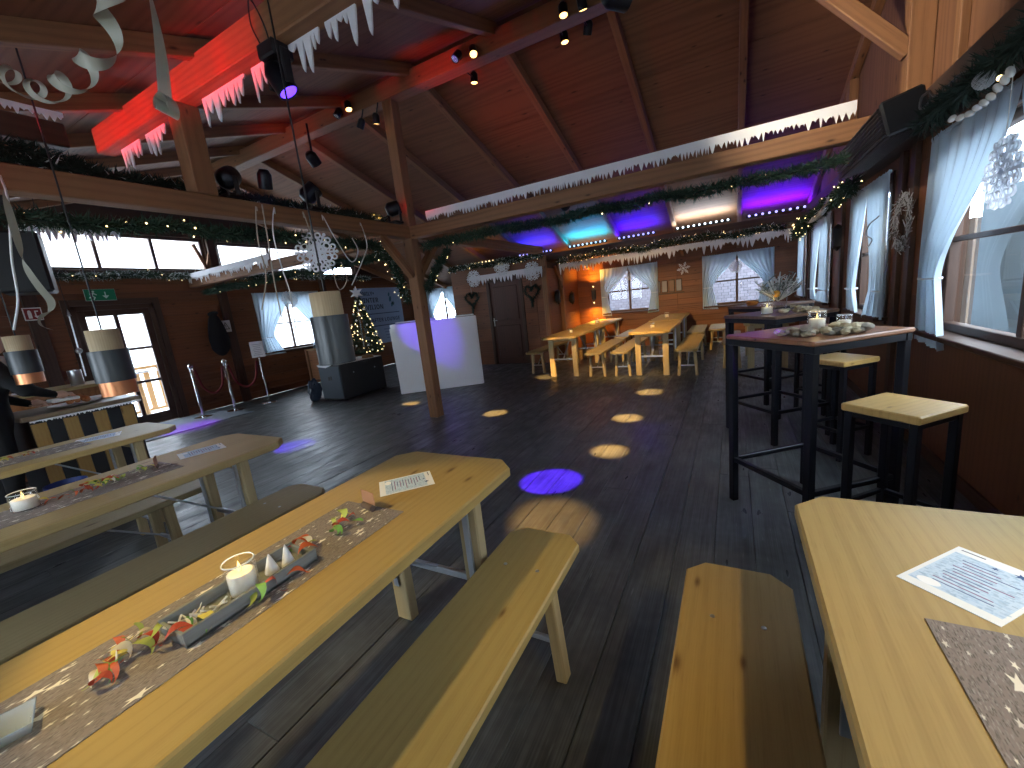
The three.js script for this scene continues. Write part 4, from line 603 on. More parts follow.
// small clamp spotlights on the ridge
function aimed(g, dir) { return g.applyQuaternion(new THREE.Quaternion().setFromUnitVectors(V(0, -1, 0), dir)); }
function spotLamp(name, label, pos, target, color, cd, angle, { r = 0.045, len = 0.12, mount, glow = 4, pen = 0.35, group, on = true, size = 1, yoke = true } = {}) {
  const t = thing(name, label, 'spotlight', pos, 0, group), d = V(...target).sub(V(...pos)).normalize();
  part(t, 'housing', aimed(lathe([[0.001, len * 0.55], [r * 0.6, len * 0.55], [r, len * 0.3], [r, -len * 0.45], [r * 0.9, -len * 0.45], [r * 0.86, -len * 0.33], [0.001, -len * 0.33]], 20), d), M.blackMetal);
  part(t, 'lens', aimed(new THREE.CylinderGeometry(r * 0.82, r * 0.82, 0.006, 20).translate(0, -len * 0.4, 0), d), on ? std([0.9, 0.9, 0.9], 0.3, { emissive: lin(...color), emissiveIntensity: glow }) : M.chrome);
  if (yoke && mount) part(t, 'bracket', merge([rod(V(0, 0, 0), V(...mount).sub(V(...pos)), r * 0.2, 6)]), M.blackMetal);
  if (on) { const l = new THREE.SpotLight(lin(...color), cd, 0, angle, pen, 2); l.name = 'beam'; l.castShadow = true; l.shadow.radius = size; l.position.copy(d.clone().multiplyScalar(len * 0.5 + 0.012)); t.add(l); const a = new THREE.Object3D(); a.name = 'aim'; a.position.copy(V(...target).sub(V(...pos))); t.add(a); l.target = a; }
  return t;
}
const WARM = [1, 0.56, 0.16], G = 'small spotlights on the ridge beam';
{
  const S = [[348, 106, [-3.19, 0, -3.66], 1], [338, 113, [-6, 0, -2], 0], [376, 119, [-4.82, 0, -5.13], 1], [361, 124, [-6.5, 0, -4], 0], [473, 51, [-1.11, 0, -2.37], 1], [457, 56, [-4, 0, -1], 0], [474, 78, [-2.95, 0, -4.78], 1], [563, 10, [-1.05, 0, -3.69], 1], [582, 3, [-1.07, 0, -6.05], 1], [564, 37, [-1.12, 0, -4.76], 1], [588, 28, [-3.2, 0, -7.25], 1]];
  const L = ['lit spotlight on ridge left of the wooden post', 'unlit spotlight at the left end of ridge row', 'lit spotlight hanging under ridge beside the post', 'unlit spotlight hanging under ridge beside the post', 'lit spotlight on ridge in the middle pair', 'unlit spotlight on ridge in the middle pair', 'lit spotlight hanging under the middle pair', 'lit spotlight on ridge in the right group', 'outermost lit spotlight on ridge right group', 'bright spotlight hanging under the right group', 'spotlight pointing away under the right group'];
  S.forEach(([x, y, tg, on], i) => { const p = at(x, y, 'z', [6, 9, 10].includes(i) ? -4.82 : -4.38); spotLamp('ridge_spotlight', L[i], p.toArray(), tg, WARM, i === 4 ? 110 : 420, i === 4 ? 0.075 : 0.05, { mount: [p.x, p.y > 4.08 ? p.y : 4.11, RIDGE + ([6, 9, 10].includes(i) ? -0.085 : 0.085)], on: !!on, group: G, pen: 0.6, glow: 5 }); });
}
// moving head under the purlin, blue beam
{
  const p = at(275, 58, 'z', -2.05); const t = spotLamp('moving_head', 'black moving head light with violet lens under the purlin', [p.x, 3.07, -2.06], [-1.36, 0, -2.94], [0.10, 0.02, 1], 420, 0.075, { r: 0.07, len: 0.19, mount: [p.x, 3.2, -2.06], glow: 3, pen: 0.15 });
  part(t, 'base', boxAt(0.16, 0.09, 0.15, 0, 0.155, 0, 0.01), M.black); for (const s of [-1, 1]) part(t, 'yoke_arm', boxAt(0.022, 0.2, 0.06, s * 0.085, 0.06, 0, 0.006), M.black); part(t, 'cable', tube([V(0.03, 0.18, 0.05), V(0.1, 0.22, 0.12), V(0.06, 0.34, 0.13), V(-0.02, 0.42, 0.1), V(-0.06, 0.3, 0.09), V(-0.05, 0.2, 0.06)], 0.005, 30, 6), M.black);
  spotLamp('moving_head', 'black moving head on left beam throwing blue spot', [PX + 0.02, 2.83, -2.62], [-4.94, 0, -3.09], [0.10, 0.02, 1], 300, 0.09, { r: 0.06, len: 0.16, glow: 2, pen: 0.2 });
}
// wash lights standing on the left beam
const wash = (label, pos, target, color, cd, angle, o = {}) => { const t = spotLamp('wash_light', label, pos, target, color, cd, angle, { r: 0.085, len: 0.17, glow: 2, pen: 0.8, size: 3, ...o }); part(t, 'foot', boxAt(0.16, 0.03, 0.14, 0, -(pos[1] - (o.base ?? 2.64)) + 0.0, 0, 0.006), M.black); for (const s of [-1, 1]) part(t, 'yoke_arm', boxAt(0.012, pos[1] - (o.base ?? 2.64), 0.04, s * 0.097, -(pos[1] - (o.base ?? 2.64)) / 2, 0, 0.003), M.black); return t; };
wash('wash light beside the purlin post on the left beam', [PX, 2.79, -2.3], [-5.6, 4.22, -4.45], [1, 0.03, 0.03], 10, 0.22); wash('round wash light in middle of the left beam', [PX, 2.8, -3.1], [-2.9, 4.22, -4.45], [1, 0.03, 0.04], 12, 0.24); wash('wash light with red strip at the wooden post', [PX, 2.81, -4.3], [-1.6, 3.7, -6.4], [1, 0.05, 0.05], 4, 0.7); for (const [label, px, py, pz, tx, cd] of [['red effect light on the near part of left beam', PX + 0.22, 2.45, -0.5, [-3.95, -3.6, -3.25, -2.9], 20], ['red effect light hanging from a rafter left of the gallery', -4.57, 2.74, -0.6, [-5.0, -4.65, -4.3], 20]]) {
  const t = wash(label, [px, py, pz], [tx[0], 3.34, -2.0], [1, 0, 0.01], cd, 0.17, { pen: 0.7, base: py - 0.1 });
  for (const x of tx.slice(1)) { const l = new THREE.SpotLight(lin(1, 0, 0.01), cd, 0, 0.17, 0.7, 2), a = new THREE.Object3D(), d = V(x - px, 3.34 - py, -2.0 - pz).normalize(); l.name = 'beam'; l.castShadow = true; l.position.copy(d).multiplyScalar(0.13); a.name = 'aim'; a.position.set(x - px, 3.34 - py, -2.0 - pz); t.add(l, a); l.target = a; part(t, 'lens', aimed(new THREE.CylinderGeometry(0.04, 0.04, 0.02, 14).translate(0, -0.105, 0), d), std([0.9, 0.2, 0.2], 0.3, { emissive: lin(1, 0, 0), emissiveIntensity: 2 })); }
  part(t, 'hanger', px < -4 ? rod(V(0, 0.06, 0), V(0, roofY(pz) - py, 0), 0.012, 8) : rod(V(0, 0, 0), V(-0.2, 0.06, 0), 0.012, 8), M.black);
}
// coloured bars under the far roof
function ledBar(label, x0, x1, y, z, color, cd) {
  const t = thing('light_bar', label, 'light bar', [(x0 + x1) / 2, y, z]), L = x1 - x0; part(t, 'housing', boxAt(L, 0.05, 0.06, 0, 0, 0, 0.005), M.black); const m = std([0.9, 0.9, 0.9], 0.3, { emissive: lin(...color.map((c) => 0.35 + 0.65 * c)), emissiveIntensity: 2.2 }), n = Math.round(L / 0.105);
  for (let i = 0; i < n; i++) part(t, 'diode', new THREE.SphereGeometry(0.021, 10, 8), m, [-L / 2 + (i + 0.5) * L / n, 0.006, 0.032]);
  const l = new THREE.RectAreaLight(lin(...color), cd, L, 0.05); l.name = 'glow'; l.position.set(0, 0.032, 0.0); l.lookAt(0, 1, -0.02); t.add(l); return t;
}
ledBar('cyan light bar glowing under the far roof', -3.32, -2.42, 2.57, -9.42, [0.0, 0.42, 1], 190); ledBar('blue violet light bar glowing under the far roof', -2.2, -1.4, 2.57, -9.42, [0.02, 0.0, 1], 260); ledBar('warm white light bar glowing under the far roof', -1.03, -0.03, 2.57, -9.42, [0.72, 0.95, 1.15], 85); ledBar('violet light bar next to the right wall', 0.22, 1.18, 2.57, -9.42, [0.07, 0.0, 1], 260);
ledBar('amber light bar on top of the side room', -5.7, -5.0, 2.5, BLZ - 0.05, [1, 0.55, 0.03], 14); ledBar('deep blue light bar behind the side room corner', -4.6, -3.7, 2.56, -9.42, [0.02, 0.02, 1], 230);
// violet and warm lamps over the near tables, out of the picture
spotLamp('flood_light', 'violet flood light high on the right wall', [1.02, 2.72, -1.2], [0.05, 1.14, -2.93], [0.14, 0.0, 1], 40, 0.075, { r: 0.07, len: 0.16, mount: [1.14, 2.6, -1.2] });
spotLamp('flood_light', 'warm flood light above the candle tray table', [-1.9, 2.5, 0.15], [-1.12, 0.7, -0.72], [1, 0.73, 0.24], 8, 0.35, { r: 0.08, len: 0.18, mount: [-1.9, 2.8, 0.2], pen: 0.2, size: 2 });
spotLamp('flood_light', 'warm flood light on right wall above the near table', [1.0, 2.44, 0.0], [0.20, 0.6, -0.9], [1, 0.70, 0.22], 5.5, 0.36, { r: 0.08, len: 0.18, mount: [1.14, 2.5, 0.1], pen: 0.3, size: 2 });
spotLamp('flood_light', 'white flood light under the roof aimed at right gable', [-0.6, 3.2, -2.9], [1.3, 3.0, -5.0], [1, 0.88, 0.7], 19, 0.62, { r: 0.07, len: 0.16, mount: [-0.6, 3.6, -2.9], pen: 0.9 });
spotLamp('flood_light', 'warm flood light behind the tie beam over far tables', [-1.7, 2.53, -4.78], [-1.75, 0.5, -8.6], [1, 0.60, 0.19], 75, 0.5, { r: 0.06, len: 0.14, mount: [-1.7, 2.53, -4.61], pen: 0.8 });
spotLamp('flood_light', 'violet flood light under the roof near the door', [-6.9, 3.0, -2.2], [-8.16, 0, -3.35], [0.33, 0.02, 1], 90, 0.14, { r: 0.07, len: 0.16, mount: [-6.9, 3.4, -2.2] });
spotLamp('flood_light', 'blue violet flood light aimed at the DJ counter', [-4.6, 3.5, -3.9], [-5.15, 0.75, -6.6], [0.16, 0.04, 1], 38, 0.19, { r: 0.07, len: 0.16, mount: [-4.6, 3.9, -3.9] });
{ // ribbed black heater on the right wall
  const h = thing('infrared_heater', 'ribbed black heater box mounted high on the right wall', 'heater', [0.96, 2.40, -4.45]), rib = std([0.022, 0.022, 0.032], 0.35); h.rotation.set(0, 0, 0.25);
  part(h, 'housing', boxAt(0.2, 0.2, 1.36, 0, 0, 0, 0.015), M.black); for (let i = 0; i < 9; i++) part(h, 'rib', boxAt(0.011, 0.02, 1.33, -0.088 + i * 0.022, -0.108, 0, 0.003), rib); for (let i = 0; i < 8; i++) part(h, 'rib', boxAt(0.02, 0.012, 1.33, -0.108, -0.085 + i * 0.024, 0, 0.003), rib);
  part(h, 'end_cap', boxAt(0.22, 0.22, 0.04, 0, 0, 0.69, 0.015), M.black); part(h, 'arm', boxAt(0.10, 0.03, 0.06, 0.13, 0.02, 0.3, 0.004), M.black);
  solo('cable_loop', 'loose black and white cable loop on the heater end', 'cable', tube([[928, 92], [921, 99], [920, 108], [926, 106], [931, 98], [929, 91], [935, 96], [945, 88], [958, 76], [966, 72]].map(([x, y]) => at(x, y, 'x', 1.02)), 0.007, 50, 6), std([0.07, 0.07, 0.08], 0.4));
}
// wall lamps
function sconce(label, side, u, y, on) {
  const [pos, turn] = WALL[side](u, y, 0.07), t = thing('wall_lantern', label, 'wall lamp', pos, turn, 'black wall lanterns'); part(t, 'body', boxAt(0.1, 0.24, 0.1, 0, 0, 0, 0.01), M.black); part(t, 'cap', new THREE.ConeGeometry(0.085, 0.06, 4).rotateY(PI / 4), M.black, [0, 0.15, 0]); part(t, 'back_plate', boxAt(0.07, 0.16, 0.03, 0, 0, -0.058, 0.004), M.black); part(t, 'foot', new THREE.ConeGeometry(0.05, 0.05, 4).rotateX(PI), M.black, [0, -0.145, 0]);
  if (on) for (const s of [-1, 1]) { part(t, 'lamp', new THREE.SphereGeometry(0.016, 10, 8), M.bulb, [0, s * 0.21, 0.0]); const l = new THREE.SpotLight(lin(1, 0.42, 0.05), on, 0, 1.35, 0.9, 2); l.position.set(0, s * 0.24, 0.14); l.name = 'glow'; l.castShadow = true; const a = new THREE.Object3D(); a.name = 'aim'; a.position.set(0, s * 2, 0.3); t.add(l, a); l.target = a; }
}
sconce('black wall lantern nearest the post on side room wall', 'side', -9.35, 1.48, 0); sconce('black wall lantern on side room wall towards the corner', 'side', -10.35, 1.42, 0); sconce('black wall lantern glowing orange in the far corner', 'far', -3.28, 1.44, 9); sconce('black wall lantern between the right windows', 'right', -7.1, 1.85, 0);

// ───────────────────────────── DJ corner and left wall
{
  // counter front runs from A to B, slanted top edge
  const A = V(-5.83, 0, -6.1), B = V(-4.52, 0, -7.02), d = B.clone().sub(A), L = d.length(), t = thing('dj_counter', 'white DJ counter with slanted top lit violet', 'counter', [A.x, 0, A.z], Math.atan2(-d.z, d.x));
  const prof = (len, x) => { const g = ext(poly([[0, 0.02], [0.0, 1.16], [-0.1, 1.31], [-0.42, 1.31], [-0.42, 0.02]]), len, 0.012); g.rotateY(PI / 2); g.translate(x, 0, 0); return g; };
  part(t, 'front_panel', prof(L * 0.36 - 0.03, 0.012), M.whitePlastic); part(t, 'front_panel', prof(L * 0.64 - 0.03, L * 0.36 + 0.014), M.whitePlastic);
  const w = part(t, 'side_wing', boxAt(0.04, 1.22, 0.34, -0.05, 0.63, -0.19, 0.012), M.whitePlastic); w.rotation.z = 0.02; part(t, 'top_ledge', boxAt(L - 0.05, 0.02, 0.34, L / 2, 1.335, -0.25, 0.006), M.white); part(t, 'plinth', boxAt(L - 0.06, 0.02, 0.38, L / 2, 0.01, -0.2, 0.003), M.black);
  solo('microphone', 'small white microphone standing on the DJ counter', 'microphone', merge([rod(V(-5.05, 1.345, -6.85), V(-5.05, 1.5, -6.85), 0.008), new THREE.SphereGeometry(0.022, 10, 8).translate(-5.05, 1.52, -6.85)]), M.white);
}
{
  const s = thing('subwoofer', 'large black subwoofer cabinet under the Christmas tree', 'speaker', [-6.84, 0, -5.8]); part(s, 'cabinet', boxAt(0.62, 0.68, 1.1, 0, 0.355, 0, 0.012), M.black); for (const a of [-1, 1]) for (const b of [-1, 1]) part(s, 'foot', new THREE.CylinderGeometry(0.03, 0.03, 0.016, 12), M.black, [a * 0.26, 0.008, b * 0.48]);
  part(s, 'front_grille', boxAt(0.57, 0.62, 0.012, 0, 0.355, 0.556, 0.003), std([0.05, 0.07, 0.09], 0.55)); for (const [a, b] of [[-0.03, 0.02], [0.03, 0.03]]) part(s, 'emblem', boxAt(0.045, 0.075, 0.006, a, 0.43 + b - 0.02, 0.565, 0.002), M.black); for (const z of [-0.3, 0.25]) part(s, 'bolt', new THREE.SphereGeometry(0.014, 8, 6), M.zinc, [0.31, 0.5, z]);
  const c = thing('table_cloth', 'white cloth spread over the black subwoofer', 'cloth', [-6.84, 0.6955, -5.8]); part(c, 'top', boxAt(0.66, 0.008, 1.06, 0, 0.0045, 0.02, 0.003), M.white); part(c, 'corner_flap', new THREE.ExtrudeGeometry(poly([[-0.3, 0], [0.12, 0], [-0.05, -0.05], [-0.26, -0.03]]), { depth: 0.004, bevelEnabled: false }), M.white, [0, 0, 0.572]);
  const b = thing('panel_seat', 'orange brown wooden panel seat behind the subwoofer', 'seat', [-7.75, 0, -5.75]); part(b, 'back', boxAt(0.62, 0.62, 0.03, 0.0, 0.63, 0, 0.005, 0), wood([0.36, 0.15, 0.05], darkTex, 0.5)); part(b, 'post', boxAt(0.05, 0.98, 0.05, 0.3, 0.49, 0.03, 0.005, 1), M.timber); part(b, 'post', boxAt(0.05, 0.98, 0.05, -0.3, 0.49, 0.03, 0.005, 1), M.timber); part(b, 'top_rail', boxAt(0.7, 0.04, 0.07, 0, 0.97, 0.01, 0.006, 0), M.timberPale);
  const g = new THREE.IcosahedronGeometry(0.2, 3), p = g.attributes.position; for (let k = 0; k < p.count; k++) { const q = V(p.getX(k), p.getY(k), p.getZ(k)), n = 1 + 0.35 * noise.noise(q.x * 14, q.y * 9, q.z * 14); p.setXYZ(k, q.x * 0.35 * n, Math.max(-0.2, q.y * 1.15 * n), q.z * 0.7 * n); } g.computeVertexNormals(); const f = solo('plastic_bag', 'crumpled dark shiny bag leaning on the subwoofer', 'bag', g, phy([0.06, 0.08, 0.12], 0.2)); f.position.set(-7.3, 0.205, -5.2);
  // Christmas tree
  const tr = thing('christmas_tree', 'decorated Christmas tree with warm lights and star topper', 'tree', [-6.62, 0.705, -6.05]), cone = [], bulbs = [], balls = [];
  const pos = []; for (let i = 0; i < 9000; i++) { const h = Math.pow(rnd(), 1.5) * 1.12 + 0.1, R = 0.37 * Math.pow(1 - (h - 0.1) / 1.15, 0.9), tier = 0.72 + 0.28 * (1 - ((h * 6) % 1)), a = rr(0, 6.283), r = R * tier * Math.sqrt(rr(0.25, 1)), x = r * Math.cos(a), z = r * Math.sin(a), l = rr(0.04, 0.075), dx = Math.cos(a + rr(-0.8, 0.8)) * l, dz = Math.sin(a + rr(-0.8, 0.8)) * l, dy = rr(-0.045, 0.02); pos.push(x - 0.005, h, z, x + 0.005, h + 0.006, z, x + dx, h + dy, z + dz); }
  const ng = new THREE.BufferGeometry(); ng.setAttribute('position', new THREE.Float32BufferAttribute(pos, 3)); ng.computeVertexNormals(); part(tr, 'branches', ng, M.needle).userData.kind = 'stuff'; part(tr, 'trunk', rod(V(0, 0.02, 0), V(0, 1.15, 0), 0.022), M.timber); part(tr, 'stand', new THREE.CylinderGeometry(0.1, 0.12, 0.06, 16), M.timber, [0, 0.03, 0]);
  for (let i = 0; i < 130; i++) { const h = rr(0.12, 1.15), R = 0.36 * Math.pow(1 - (h - 0.1) / 1.15, 0.9) + 0.01, a = rr(0, 6.283); (i % 3 ? bulbs : balls).push(new THREE.OctahedronGeometry(i % 3 ? 0.013 : 0.022, i % 3 ? 0 : 1).translate(R * Math.cos(a), h, R * Math.sin(a))); } part(tr, 'fairy_lights', merge(bulbs), M.bulb).userData.kind = 'stuff'; part(tr, 'baubles', merge(balls), M.glitter).userData.kind = 'stuff';
  const sh = new THREE.Shape(); for (let i = 0; i < 12; i++) { const a = PI / 2 + i * PI / 6, q = i % 2 ? 0.05 : 0.13; i ? sh.lineTo(q * Math.cos(a), q * Math.sin(a)) : sh.moveTo(q * Math.cos(a), q * Math.sin(a)); } const st = part(tr, 'star', ext(sh, 0.02, 0.006), M.white, [0, 1.3, 0]); st.rotation.y = 0.75;
  const o = solo('santa_figure', 'small brown and white figure below the Christmas tree', 'ornament', merge([new THREE.SphereGeometry(0.06, 12, 10).scale(1.2, 0.9, 1).translate(0, 0.054, 0), new THREE.SphereGeometry(0.04, 12, 10).translate(0.02, 0.12, 0), new THREE.ConeGeometry(0.035, 0.07, 10).translate(0.02, 0.175, 0)]), std([0.45, 0.2, 0.12], 0.7)); o.position.set(-6.66, 0.705, -5.56);
}
{ // poster and signs
  const P = (name, label, cat, side, u, y, w, h, tex, out = 0.012) => { const [pos, turn] = WALL[side](u, y, out), t = thing(name, label, cat, pos, turn); part(t, 'board', boxAt(w, h, 0.012, 0, 0, -0.004, 0.003), M.white); part(t, 'print', new THREE.PlaneGeometry(w - 0.006, h - 0.006), std([0.9, 0.9, 0.9], 0.55, { map: tex }), [0, 0, 0.0035]); return t; };
  P('poster', 'pale blue winter pavilion poster behind the Christmas tree', 'poster', 'left', -9.5, 1.52, 1.85, 1.66, posterTex); const e = P('exit_sign', 'green emergency exit sign above the glazed door', 'sign', 'left', -3.13, 2.37, 0.4, 0.19, exitTex, 0.06); P('fire_sign', 'red and white fire equipment sign beside the door', 'sign', 'left', -2.28, 2.11, 0.2, 0.19, fireTex, 0.10); P('warning_sign', 'white triangle notice on the dark left wall post', 'sign', 'left', -4.95, 1.65, 0.2, 0.24, warnTex, 0.10);
  const c = thing('black_jacket', 'black jacket hanging on the left wall post', 'jacket', [XL + 0.2, 1.5, -4.72], PI / 2), g = new THREE.SphereGeometry(0.2, 20, 20), p = g.attributes.position; for (let k = 0; k < p.count; k++) { const y = p.getY(k), n = 1 + 0.2 * noise.noise(p.getX(k) * 12, y * 6, p.getZ(k) * 12); p.setXYZ(k, p.getX(k) * n * (0.9 - y * 1.2), y * 2.2, p.getZ(k) * 0.45 * n); } g.computeVertexNormals(); part(c, 'fabric', g, M.cloth); part(c, 'collar', new THREE.TorusGeometry(0.07, 0.025, 8, 16).rotateX(1.2), M.cloth, [0, 0.42, 0]);
}
{ // stanchions with dark red ropes
  const spots = [[-8.86, -3.90, 'chrome rope stanchion nearest the glazed door'], [-8.66, -4.38, 'chrome rope stanchion in the middle of the rope row']];
  for (const [x, z, l] of spots) { const t = thing('stanchion', l, 'stanchion', [x, 0, z], 0, 'rope stanchions'); part(t, 'base', lathe([[0.001, 0], [0.15, 0], [0.15, 0.012], [0.05, 0.03], [0.001, 0.03]], 28), M.chrome); part(t, 'pole', new THREE.CylinderGeometry(0.026, 0.026, 0.92, 16), M.chrome, [0, 0.48, 0]); part(t, 'head', lathe([[0.001, 1.03], [0.04, 1.0], [0.045, 0.97], [0.03, 0.93], [0.001, 0.93]], 18), M.chrome); part(t, 'hook', new THREE.TorusGeometry(0.03, 0.008, 6, 12), M.chrome, [0.04, 0.9, 0]); }
  const rope = (a, b, l) => solo('rope', l, 'rope', tube([V(a[0], 0.9, a[1] - 0.05), V(a[0] * 0.75 + b[0] * 0.25, 0.52, a[1] * 0.75 + b[1] * 0.25), V((a[0] + b[0]) / 2, 0.42, (a[1] + b[1]) / 2), V(a[0] * 0.25 + b[0] * 0.75, 0.52, a[1] * 0.25 + b[1] * 0.75), V(b[0], 0.9, b[1] + 0.05)], 0.02, 40, 8), M.rope);
  rope(spots[0], spots[1], 'dark red rope hanging between the stanchions'); rope(spots[1], [-8.5, -4.95], 'dark red rope running to the notice stand');
  const t = thing('notice_stand', 'paper notice on a slim chrome stand beside ropes', 'sign stand', [-8.5, 0, -4.97], 0.9); part(t, 'base', lathe([[0.001, 0], [0.14, 0], [0.14, 0.012], [0.03, 0.03], [0.001, 0.03]], 24), M.chrome); part(t, 'pole', new THREE.CylinderGeometry(0.016, 0.016, 0.95, 12), M.chrome, [0, 0.5, 0]); const n = part(t, 'notice', boxAt(0.24, 0.32, 0.008, 0, 1.12, 0, 0.002), std([0.62, 0.6, 0.58], 0.8)); for (let i = 0; i < 7; i++) part(n, 'text_line', boxAt(0.16 - 0.02 * (i % 3), 0.008, 0.001, 0, 1.22 - i * 0.035, 0.0046, 0.0002), std([0.2, 0.2, 0.2], 0.8));
  flat('door_mat', 'large grey door mat inside the glazed door', 'mat', 1.25, 1.9, 0.012, std([0.16, 0.18, 0.21], 0.75), -8.62, -3.4, 0, 0.0);
}
{ // pictures, far wall
  for (let i = 0; i < 4; i++) { const t = thing('small_picture', 'small dark picture in the row on the far wall', 'picture', [-1.66 + i * 0.165, 1.45, ZF + 0.034], 0, 'row of small pictures'); part(t, 'frame', boxAt(0.14, 0.3, 0.02, 0, 0, 0, 0.004), M.frame); part(t, 'picture', boxAt(0.11, 0.26, 0.006, 0, 0, 0.012, 0.001), std([[0.1, 0.1, 0.11], [0.24, 0.22, 0.22], [0.16, 0.07, 0.04], [0.2, 0.2, 0.22]][i], 0.4)); }
  solo('picture_rail', 'dark strip under the row of small pictures', 'trim', boxAt(0.7, 0.03, 0.03, -1.4, 1.27, ZF + 0.034, 0.003), M.frame);
}
// ───────────────────────────── bar corner
{
  const t = thing('bar_counter', 'bar counter faced with alternating wood and black boards', 'counter', [0, 0, 0]); part(t, 'carcass', span(-6.55, -5.83, 0, 0.90, -1.93, -1.16, 0.005), M.black); part(t, 'worktop', span(-6.6, -5.76, 0.90, 0.945, -2.0, -1.1, 0.008, 2), wood([0.26, 0.2, 0.13], darkTex, 0.4));
  for (let i = 0; i < 7; i++) part(t, 'front_board', span(-5.83, -5.81, 0.03, 0.86, -1.93 + i * 0.11 + 0.002, -1.93 + (i + 1) * 0.11 - 0.002, 0.004, 1), i % 2 ? M.black : wood([0.45, 0.30, 0.11], pineTex, 0.5)); for (let i = 0; i < 6; i++) part(t, 'end_board', span(-6.55 + i * 0.12 + 0.002, -6.55 + (i + 1) * 0.12 - 0.002, 0.03, 0.86, -1.95, -1.93, 0.004, 1), i % 2 ? M.black : wood([0.45, 0.30, 0.11], pineTex, 0.5));
  const fr = icicles(0.84, 0.012, 0.02, 0.02, 0.006); const f = solo('counter_fringe', 'thin white fringe along the bar counter edge', 'trim', fr, M.white); f.position.set(-5.757, 0.90, -1.15); f.rotation.y = PI / 2;
  const plate = (l, x, y, z, r) => { const o = solo('serving_plate', l, 'plate', lathe([[0.001, 0.004], [r * 0.6, 0.004], [r, 0.022], [r, 0.027], [r * 0.62, 0.01], [0.001, 0.01]], 32), M.white); o.position.set(x, y, z); return o; };
  plate('big white serving plate on the bar counter', -6.05, 0.946, -1.56, 0.2); plate('white plate at the end of the bar counter', -6.3, 0.946, -1.82, 0.15);
  const orn = solo('food_bundle', 'bundle of orange snacks on the white serving plate', 'food', (() => { const gs = []; for (let i = 0; i < 14; i++) gs.push(new THREE.SphereGeometry(rr(0.02, 0.035), 8, 6).translate(rr(-0.07, 0.07), rr(0.02, 0.06), rr(-0.07, 0.07))); return merge(gs); })(), std([0.55, 0.2, 0.06], 0.6)); orn.position.set(-6.12, 0.962, -1.6);
  const sb = thing('back_bar', 'wooden back bar cupboard beside the left wall door', 'cupboard', [0, 0, 0]); part(sb, 'body', span(-8.3, -7.6, 0, 1.0, -2.4, -1.2, 0.008, 1), wood([0.30, 0.13, 0.05], darkTex, 0.5)); part(sb, 'worktop', span(-8.35, -7.55, 1.0, 1.04, -2.48, -1.1, 0.006, 2), M.table[1]); for (const z of [-2.1, -1.5]) { const d = part(sb, 'door', span(-7.6, -7.585, 0.08, 0.94, z - 0.27, z + 0.27, 0.004, 1), wood([0.34, 0.15, 0.055], darkTex, 0.5)); part(d, 'knob', new THREE.SphereGeometry(0.016, 10, 8), M.steel, [-7.57, 0.55, z + 0.2]); }
  const cup = solo('steel_canister', 'steel canister on the back bar', 'canister', lathe([[0.001, 0], [0.07, 0], [0.07, 0.2], [0.066, 0.2], [0.066, 0.006], [0.001, 0.006]], 24), M.steel); cup.position.set(-7.9, 1.04, -2.12);
  const tb = thing('order_screen', 'small upright order screen on the back bar', 'screen', [-7.9, 1.04, -1.62], PI / 2 - 0.35); part(tb, 'foot', boxAt(0.2, 0.02, 0.14, 0, 0.01, 0, 0.005), M.white); part(tb, 'case', boxAt(0.2, 0.34, 0.025, 0, 0.19, 0, 0.008), M.black).rotation.x = -0.2; part(tb, 'display', boxAt(0.16, 0.28, 0.004, 0, 0.195, 0.015, 0.001), std([0.18, 0.22, 0.28], 0.3)).rotation.x = -0.2;
  const bn = solo('blue_bucket', 'blue plastic bucket under the bar table', 'bucket', lathe([[0.001, 0], [0.12, 0], [0.15, 0.3], [0.145, 0.3], [0.115, 0.006], [0.001, 0.006]], 24), std([0.01, 0.03, 0.16], 0.4)); bn.position.set(-5.55, 0, -1.2);
  const rd = thing('hanging_rod', 'thin metal rod with a joint hanging before the left wall', 'rod', [0, 0, 0]); const a = at(68, 312, 'x', -7.2), b = at(86, 376, 'x', -7.2); part(rd, 'rod', rod(a, b, 0.008, 8), M.steel); const m = a.clone().lerp(b, 0.6); part(rd, 'joint', new THREE.SphereGeometry(0.035, 12, 10), M.steel, m.toArray()); part(rd, 'tip', new THREE.ConeGeometry(0.02, 0.1, 8), M.steel, a.toArray()); part(rd, 'wire', rod(a, V(a.x, roofY(a.z), a.z), 0.003, 5), M.black);
  const sp = thing('loudspeaker', 'black loudspeaker hanging in front of the bright clerestory', 'speaker', at(22, 264, 'x', -6.2).toArray(), 1.2); part(sp, 'cabinet', boxAt(0.36, 0.58, 0.3, 0, 0, 0, 0.02), M.black); part(sp, 'grille', boxAt(0.32, 0.54, 0.01, 0, 0, 0.155, 0.004), std([0.012, 0.014, 0.014], 0.7)); part(sp, 'bracket', boxAt(0.05, roofY(sp.position.z) - sp.position.y - 0.31, 0.05, 0, 0.28 + (roofY(sp.position.z) - sp.position.y - 0.31) / 2, 0, 0.004), M.black);
}
